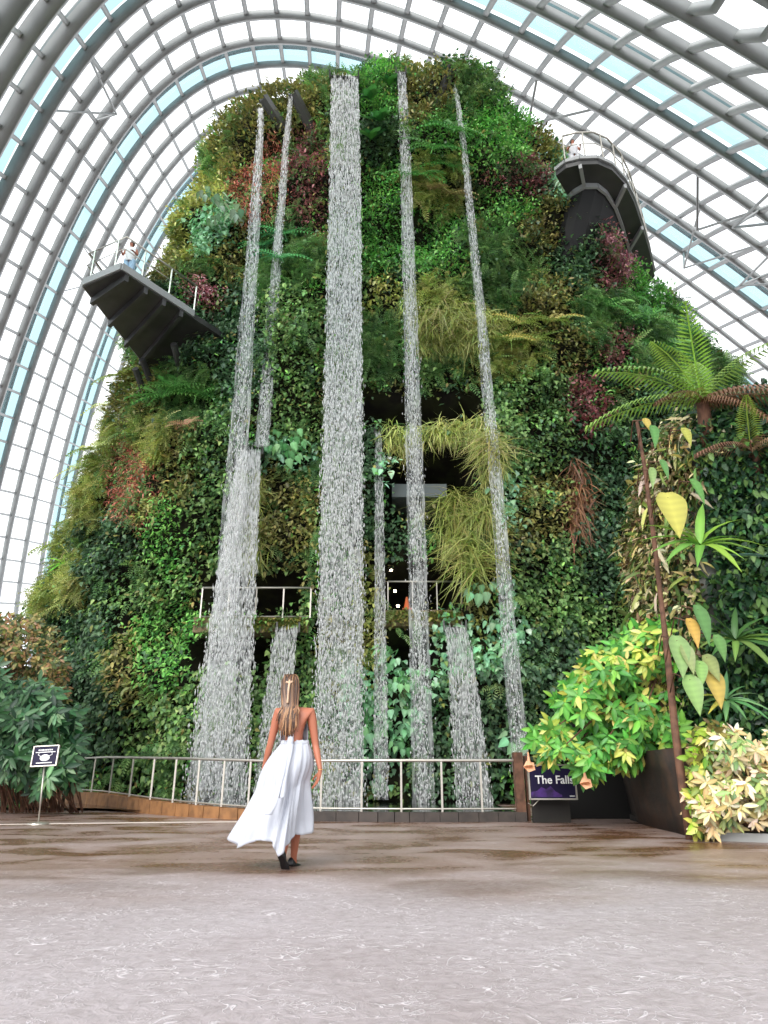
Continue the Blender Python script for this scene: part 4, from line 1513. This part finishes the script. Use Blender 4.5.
def body_mesh(joints, edges, root='pelvis', m=M_SKIN, parent=None, name='body', sub=2):
    names = list(joints)
    me = bpy.data.meshes.new(name)
    me.from_pydata([tuple(joints[n][0]) for n in names], [(names.index(a), names.index(b)) for a, b in edges], [])
    o = bpy.data.objects.new(name, me)
    COL.objects.link(o)
    me.materials.append(m)
    sk = o.modifiers.new('skin', 'SKIN')
    sk.use_smooth_shade = True
    for k, n in enumerate(names):
        r = joints[n][1]
        me.skin_vertices[0].data[k].radius = r if isinstance(r, tuple) else (r, r)
        me.skin_vertices[0].data[k].use_root = (n == root)
    ss = o.modifiers.new('sub', 'SUBSURF')
    ss.levels = sub
    ss.render_levels = sub
    if parent:
        o.parent = parent
    return o


def add_hand(J, E, side, wrist, down, across, curl, s=1.0):
    """palm, four fingers of different lengths and a thumb; down = direction of the fingers"""
    down, across, curl = Vector(down).normalized(), Vector(across).normalized(), Vector(curl).normalized()
    pk = side + '_palm'
    J[pk] = (wrist + down * .045 * s, (.03 * s, .018 * s))
    E.append((side + '_wrist', pk))
    for k, (nm, L) in enumerate((('index', .07), ('middle', .078), ('ring', .072), ('little', .056))):
        b = wrist + down * .085 * s + across * (.027 - .018 * k) * s
        prev = pk
        for q, f in enumerate((0, .42, .75, 1)):
            p = b + down * L * f * s + curl * (.0 + .035 * f * f + .004 * k) * s
            key = '%s_%s%d' % (side, nm, q)
            J[key] = (p, (.0088 - .0007 * q) * s)
            E.append((prev, key))
            prev = key
    prev = pk
    for q, (f, a) in enumerate(((.03, .034), (.06, .048), (.085, .05))):
        key = '%s_thumb%d' % (side, q)
        J[key] = (wrist + down * f * s + across * a * s + curl * .012 * (q + 1) * s, (.011 - .001 * q) * s)
        E.append((prev, key))
        prev = key


YW = 6.82


def wp(u, v, dy=0.0):
    return W(u, v, YW + dy)


wroot = empty('person', wp(286, 872), 'woman in a backless white dress walking away towards the waterfalls', 'person')
wroot.location.z = 0
J, E = {}, []


def jt(n, p, r, to=None):
    J[n] = (Vector(p), r)
    if to:
        E.append((to, n))


jt('pelvis', wp(292, 768), (.15, .11))
jt('waist', wp(294, 746), (.112, .085), 'pelvis')
jt('ribs', wp(294, 730), (.125, .09), 'waist')
jt('chest', wp(294, 717), (.135, .085), 'ribs')
jt('neck_base', wp(293.5, 707.5), (.06, .055), 'chest')
jt('neck', wp(292.5, 701, .01), (.046, .048), 'neck_base')
jt('skull', wp(291, 693, .03), (.07, .082), 'neck')
jt('crown', wp(290.5, 684.5, .035), (.078, .092), 'skull')
jt('nose', wp(291, 692, .135), .011, 'skull')
for s, sx, sh, el, wr in (('left', -1, (278.3, 712.5), (270.5, 744), (264.5, 765)), ('right', 1, (311, 712.5), (315.5, 745), (320.5, 771))):
    jt(s + '_shoulder', wp(*sh), (.055, .058), 'chest')
    a_, b_, c_ = wp(*sh), wp(*el, .02), wp(*wr, .08 if sx < 0 else -.04)
    jt(s + '_upper', a_.lerp(b_, .45), .044, s + '_shoulder')
    jt(s + '_elbow', b_, .034, s + '_upper')
    jt(s + '_forearm', b_.lerp(c_, .35), .035, s + '_elbow')
    jt(s + '_wrist', c_, (.024, .02), s + '_forearm')
    add_hand(J, E, s, c_, (-.25 if sx > 0 else -.15, .1, -1), (.55 * -sx, .8, 0), (-sx * .8, .3, -.1), .95)
    jt(s + '_ear', wp(291 + sx * 8.2, 691.5, .03), (.012, .02), 'skull')
hipL, hipR = wp(286, 776), wp(298, 776)
kneeL, kneeR = wp(288.5, 820, .02), wp(297, 820, .22)
ankL, ankR = wp(283, 855, -.02), wp(293.5, 859.5, .25)
for s, h, k_, an, toe, ball in (('left', hipL, kneeL, ankL, wp(284.3, 866, .01), wp(282.6, 861, -.02)), ('right', hipR, kneeR, ankR, wp(298, 865.5, .32), wp(295.5, 864.5, .29))):
    jt(s + '_hip', h, .095, 'pelvis')
    jt(s + '_knee', k_, .052, s + '_hip')
    jt(s + '_calf', k_.lerp(an, .35) + Vector((0, -.012, 0)), .05, s + '_knee')
    jt(s + '_ankle', an, .03, s + '_calf')
    jt(s + '_ball', ball, .02, s + '_ankle')
    jt(s + '_toe', toe, .012, s + '_ball')
body_mesh(J, E, 'pelvis', M_SKIN, wroot)
eye = mat('eye_white', (230, 230, 226), .3)
for s_ in (-1, 1):
    MB().ball(wp(291 + s_ * 3.6, 690.5, .108), .012, 8, 6).build('eye', eye, wroot, True)
MB().ball(wp(291, 696, .112), (.022, .012, .006), 8, 6).build('mouth', mat('lips', (170, 84, 80), .4), wroot, True)


def shoe(heel, toe, name='shoe'):
    heel, toe = Vector(heel), Vector(toe)
    d = (toe - heel)
    L = d.length
    d.normalize()
    sd = d.cross(Vector((0, 0, 1))).normalized()
    upv = sd.cross(d)
    V, Fc = [], []
    prof = [(0, .02, .045), (.06, .032, .055), (.2, .036, .05), (.4, .034, .03), (.6, .042, .028), (.8, .044, .026), (.95, .028, .02), (1, .008, .012)]
    n = 12
    for (f, w, h) in prof:
        for i in range(n):
            t = 2 * PI * i / n
            zz = math.sin(t)
            zz = max(-.35, zz)
            V.append(heel + d * (L * f) + sd * math.cos(t) * w + upv * (zz * h + .35 * h * .5))
    for k in range(len(prof) - 1):
        for i in range(n):
            Fc.append((k * n + i, k * n + (i + 1) % n, (k + 1) * n + (i + 1) % n, (k + 1) * n + i))
    Fc += [tuple(range(n))[::-1], tuple(range((len(prof) - 1) * n, len(prof) * n))]
    return new_mesh(name, np.array(V), Fc, M_SHOE, wroot, True)


shoe(wp(280, 853.5, -.07), wp(286.5, 874, .03))
shoe(wp(289, 864.5, .2), wp(301, 868.5, .38))

# dress: waistband, flowing skirt, halter tie
NPH, NT = 120, 34
hem_back = [(229, 838), (237, 848.5), (245, 845), (254, 840.5), (264, 840), (272, 843), (275, 850), (278, 857), (284, 851), (290, 841), (294, 834), (302, 835), (309, 833.5), (311, 830)]
hb = np.array(hem_back, float)
Vs, Fs = [], []
hl = np.concatenate([[0], np.cumsum(np.hypot(*np.diff(hb, axis=0).T))])
hl /= hl[-1]
for it_ in range(NT + 1):
    t = it_ / NT
    for k in range(NPH):
        ph = 2 * PI * k / NPH           # 0 = towards camera
        sgn = ph if ph <= PI else ph - 2 * PI
        f = .5 + sgn / PI               # -.5..1.5 -> back half maps 0..1
        back = abs(sgn) <= PI / 2
        if back:
            fu = f
        else:
            fu = 1 - (f - 1) if sgn > 0 else -f
        hu, hv = np.interp(fu, hl, hb[:, 0]), np.interp(fu, hl, hb[:, 1])
        if not back:
            hv = hv - (8 * abs(math.cos(ph)) if hu < 300 else 2)
        rh = .5 - .1 * (hu > 295)
        Hp = wp(hu, hv, -math.cos(ph) * .42 + .1)
        Wc = wp(295, 743)
        Wp_ = Wc + Vector((.128 * math.sin(ph), -.098 * math.cos(ph), 0))
        e = t ** .93
        hips = .055 * math.sin(PI * min(1, t * 2.4)) * (1 - t)
        p = Wp_.lerp(Hp, e)
        p += Vector((math.sin(ph) * hips, -math.cos(ph) * hips * 1.1, 0))
        # cloth sags in a curve on the windward side
        if hu < 290:
            p.z -= .05 * math.sin(PI * t) * (290 - hu) / 60
            p.x -= .02 * math.sin(PI * t) * (290 - hu) / 60
        amp = .004 + .034 * t ** 1.2
        fo = math.sin(ph * 13 + 2.2 * t + 1.1 * math.sin(ph * 3)) + .55 * math.sin(ph * 23 - 3 * t + .5) + .4 * math.sin(ph * 7 + 5 * t)
        p += Vector((math.sin(ph), -math.cos(ph), 0)) * amp * fo * .6
        # diagonal drape folds across the back
        p += Vector((0, -1, .1)) * .022 * math.sin(9 * t + ph * 2.6) * t * (1 if back else .3)
        Vs.append(p)
for r_ in range(NT):
    for k in range(NPH):
        Fs.append((r_ * NPH + k, (r_ + 1) * NPH + k, (r_ + 1) * NPH + (k + 1) % NPH, r_ * NPH + (k + 1) % NPH))
dr = new_mesh('dress', np.array(Vs), Fs, M_CLOTH, wroot, True)
dr.modifiers.new('thick', 'SOLIDIFY').thickness = .004
Vs, Fs = [], []
for r_, (vv, k1, k2) in enumerate(((746.5, .131, .102), (743.5, .134, .105), (740.5, .13, .1))):
    for k in range(48):
        ph = 2 * PI * k / 48
        Vs.append(wp(295, vv) + Vector((k1 * math.sin(ph), -k2 * math.cos(ph), .003 * math.sin(ph * 12))))
for r_ in range(2):
    for k in range(48):
        Fs.append((r_ * 48 + k, r_ * 48 + (k + 1) % 48, (r_ + 1) * 48 + (k + 1) % 48, (r_ + 1) * 48 + k))
wb_ = new_mesh('waistband', np.array(Vs), Fs, M_CLOTH, wroot, True)
wb_.modifiers.new('thick', 'SOLIDIFY').thickness = .006
# bodice on the front and sides
Vs, Fs = [], []
lv = [(743, .132, .1), (735, .134, .105), (727, .143, .118), (719, .142, .118), (711, .09, .095)]
for r_, (vv, k1, k2) in enumerate(lv):
    h_ = PI * (.55 - .09 * r_)
    for k in range(21):
        ph = PI - h_ + 2 * h_ * k / 20
        Vs.append(wp(294, vv) + Vector((k1 * math.sin(ph), -k2 * math.cos(ph), 0)))
for r_ in range(len(lv) - 1):
    for k in range(20):
        Fs.append((r_ * 21 + k, r_ * 21 + k + 1, (r_ + 1) * 21 + k + 1, (r_ + 1) * 21 + k))
bo = new_mesh('bodice', np.array(Vs), Fs, M_CLOTH, wroot, True)
bo.modifiers.new('thick', 'SOLIDIFY').thickness = .005


def ribbon(name, pts, w, m, n=20, twist=0.0):
    Vs, Fs = [], []
    P = smooth_path([Vector(p) for p in pts], 6)
    for k, p in enumerate(P):
        f = k / (len(P) - 1)
        ww = w * (1 + .25 * math.sin(f * 9)) if len(P) > 10 else w
        a = twist * math.sin(f * 7)
        s_ = Vector((math.cos(a), math.sin(a), 0))
        Vs += [p - s_ * ww / 2, p + Vector((0, -.008, 0)), p + s_ * ww / 2]
    for k in range(len(P) - 1):
        for c in (0, 1):
            Fs.append((3 * k + c, 3 * k + c + 1, 3 * k + 4 + c, 3 * k + 3 + c))
    o = new_mesh(name, np.array(Vs), Fs, m, wroot, True)
    o.modifiers.new('thick', 'SOLIDIFY').thickness = .005
    return o


ribbon('halter_strap', [wp(293, 708, -.08), wp(292, 722, -.115), wp(291, 735, -.13), wp(290, 745, -.14)], .045, M_CLOTH)
ribbon('hanging_tie', [wp(290, 744, -.15), wp(286, 760, -.21), wp(281, 780, -.29), wp(275, 800, -.37), wp(268, 815, -.42)], .055, M_CLOTH, twist=.4)
ribbon('hanging_tie', [wp(291, 744, -.15), wp(288, 762, -.21), wp(285, 780, -.28), wp(281, 798, -.35)], .045, M_CLOTH, twist=-.4)
# hair: a cap over the skull and long strands down the back
Hc = wp(290.5, 686.5, .03)
cap = MB()
V, Fc = [], []
nu, nv = 24, 14
for j in range(nv + 1):
    p = PI * .66 * j / nv
    for i in range(nu):
        t = 2 * PI * i / nu
        q = Vector((.086 * math.sin(p) * math.cos(t), .106 * math.sin(p) * math.sin(t), .106 * math.cos(p)))
        if q.y > .045 and q.z < .05:
            q.y = .045 + (q.y - .045) * .2
            q.z = max(q.z, .02)
        V.append(Hc + q)
for j in range(nv):
    for i in range(nu):
        Fc.append((j * nu + i, (j + 1) * nu + i, (j + 1) * nu + (i + 1) % nu, j * nu + (i + 1) % nu))
hc = np.array([lin((120, 84, 60))] * len(V)) * (1 + .25 * rng.normal(size=(len(V), 1)))
hp = new_mesh('hair_cap', np.array(V), Fc, M_HAIR, wroot, True, tint=np.clip(hc, .02, .9))
sb, cols = MB(), []
for k in range(230):
    th = rng.uniform(-1.35, 1.35)
    top = Hc + Vector((.08 * math.sin(th), -.1 * math.cos(th), rng.uniform(-.02, .06)))
    crown = Hc + Vector((rng.normal() * .02, -.04, .108))
    fin_u = 287.5 + th * 6.6 + rng.normal() * 1.1
    L = rng.uniform(724, 738) if abs(th) < 1.0 else rng.uniform(712, 732)
    mid = wp(290 + th * 5.8, 706, -.115 - .02 * math.cos(th))
    end = wp(fin_u, L, -.135 - .02 * rng.random())
    lo = mid.lerp(end, .55) + Vector((rng.normal() * .006, -.012, 0))
    pts = smooth_path([crown, top, mid, lo, end], 3)
    m_ = len(pts)
    n0 = len(sb.V)
    sb.tube(pts, [.004 + .006 * math.sin(PI * min(1, .15 + q / m_)) for q in range(m_)], 5)
    base_c = np.array(lin(random.choice([(128, 90, 62), (98, 68, 48), (74, 50, 38), (58, 40, 32), (150, 114, 82)])))
    for q in range(len(sb.V) - n0):
        f = min(1, q / (m_ * 5))
        cols.append(base_c * (.8 + .75 * f * f))
new_mesh('hair', np.array(sb.V), sb.F, M_HAIR, wroot, True, tint=np.clip(np.array(cols), .01, .9))
M_SCARF = mat('pale_ribbon', (200, 168, 140), .6)
MB().tube([wp(289.5, 680, -.07), wp(289.5, 684, -.1)], [.01, .012], 8).tube([wp(286.5, 682, -.08), wp(289.5, 683, -.1), wp(292.5, 681.5, -.08)], [.012, .007, .012], 8).build('hair_knot', M_SCARF, wroot, True)
ribbon('hair_ribbon', [wp(289.5, 683, -.105), wp(288.5, 690, -.14), wp(288, 697, -.15), wp(287.5, 703, -.15)], .012, M_SCARF)
MB().tube([J['right_wrist'][0] + Vector((.026 * math.cos(t), .026 * math.sin(t), .012)) for t in np.linspace(0, 2 * PI, 13)], .003, 5).build('bracelet', mat('gold', (220, 180, 110), .3, .8), wroot, True)
rebase(wroot)


def visitor(foot, h, shirt, legs, label, facing=PI):
    """small standing visitor leaning on a railing, seen from far below"""
    t = empty('person', foot, label, 'person')
    s = h / 1.7
    f = Vector(foot)

    def q(x, y, z):
        return f + Matrix.Rotation(facing, 3, 'Z') @ Vector((x * s, y * s, z * s))
    J, E = {}, []

    def jt(n, p, r, to=None):
        J[n] = (p, r if isinstance(r, tuple) else r * s)
        if to:
            E.append((to, n))
    jt('pelvis', q(0, 0, .92), .13)
    jt('chest', q(0, .03, 1.3), .13, 'pelvis')
    jt('neck', q(0, .04, 1.47), .05, 'chest')
    jt('skull', q(0, .06, 1.57), .075, 'neck')
    jt('crown', q(0, .05, 1.64), .075, 'skull')
    jt('nose', q(0, .15, 1.57), .012, 'skull')
    for sd, sx in (('left', -1), ('right', 1)):
        jt(sd + '_shoulder', q(.17 * sx, .03, 1.38), .05, 'chest')
        jt(sd + '_elbow', q(.26 * sx, .05, 1.12), .036, sd + '_shoulder')
        w_ = q(.2 * sx, .3, 1.08)
        jt(sd + '_wrist', w_, .026, sd + '_elbow')
        R_ = Matrix.Rotation(facing, 3, 'Z')
        add_hand(J, E, sd, w_, R_ @ Vector((-.2 * sx, 1, -.2)), R_ @ Vector((-sx, 0, 0)), (0, 0, -1), s)
        jt(sd + '_hip', q(.09 * sx, 0, .86), .085, 'pelvis')
        jt(sd + '_knee', q(.1 * sx, .02, .48), .055, sd + '_hip')
        jt(sd + '_ankle', q(.1 * sx, 0, .08), .035, sd + '_knee')
        jt(sd + '_toe', q(.11 * sx, .16, .03), .03, sd + '_ankle')
    body_mesh(J, E, 'pelvis', M_SKIN, t, sub=1)
    M1 = MB()
    rings = [(.86, .17, .13), (1.0, .165, .125), (1.2, .185, .14), (1.38, .2, .12), (1.45, .09, .08)]
    V, Fc = [], []
    for (z, a, b) in rings:
        for i in range(16):
            tt = 2 * PI * i / 16
            V.append(q(a * math.cos(tt), b * math.sin(tt) + .02, z))
    for k in range(len(rings) - 1):
        for i in range(16):
            Fc.append((k * 16 + i, k * 16 + (i + 1) % 16, (k + 1) * 16 + (i + 1) % 16, (k + 1) * 16 + i))
    new_mesh('shirt', np.array(V), Fc, shirt, t, True)
    lg = MB()
    for sx in (-1, 1):
        lg.tube([q(.09 * sx, 0, .92), q(.1 * sx, .02, .5), q(.1 * sx, 0, .35 if sx else .1)], [.12 * s, .09 * s, .085 * s], 12)
    lg.build('shorts', legs, t, True)
    MB().ball(q(0, .03, 1.62), (.088 * s, .1 * s, .1 * s), 14, 10).build('hair', mat('dark_hair', (50, 38, 30), .5), t, True)
    rebase(t)


pv = B_.lerp(C_, .12) + Vector((-.35, .55, .22))
visitor(pv, 1.68, mat('pale_shirt', (236, 236, 236), .7), mat('light_blue_shorts', (160, 190, 214), .7), 'visitor in a white top and light blue shorts on the pointed lookout platform')
pv = outer[3].lerp(inner[3], .18)
pv = at_z(578, 166, zR + .25) + Vector((0, .3, 0))
visitor(pv, 1.62, mat('grey_shirt', (214, 214, 218), .7), mat('pale_trousers', (200, 200, 204), .7), 'visitor in pale grey clothes at the start of the curved walkway')
# ------------------------------------------------------------------ view
vs = scn.view_settings
vs.view_transform = 'Standard'
vs.look = 'None'
vs.gamma = 1
vs.exposure = 0
vs.use_curve_mapping = False
scn.cycles.max_bounces = 6
scn.cycles.transparent_max_bounces = 16
scn.cycles.use_adaptive_sampling = True
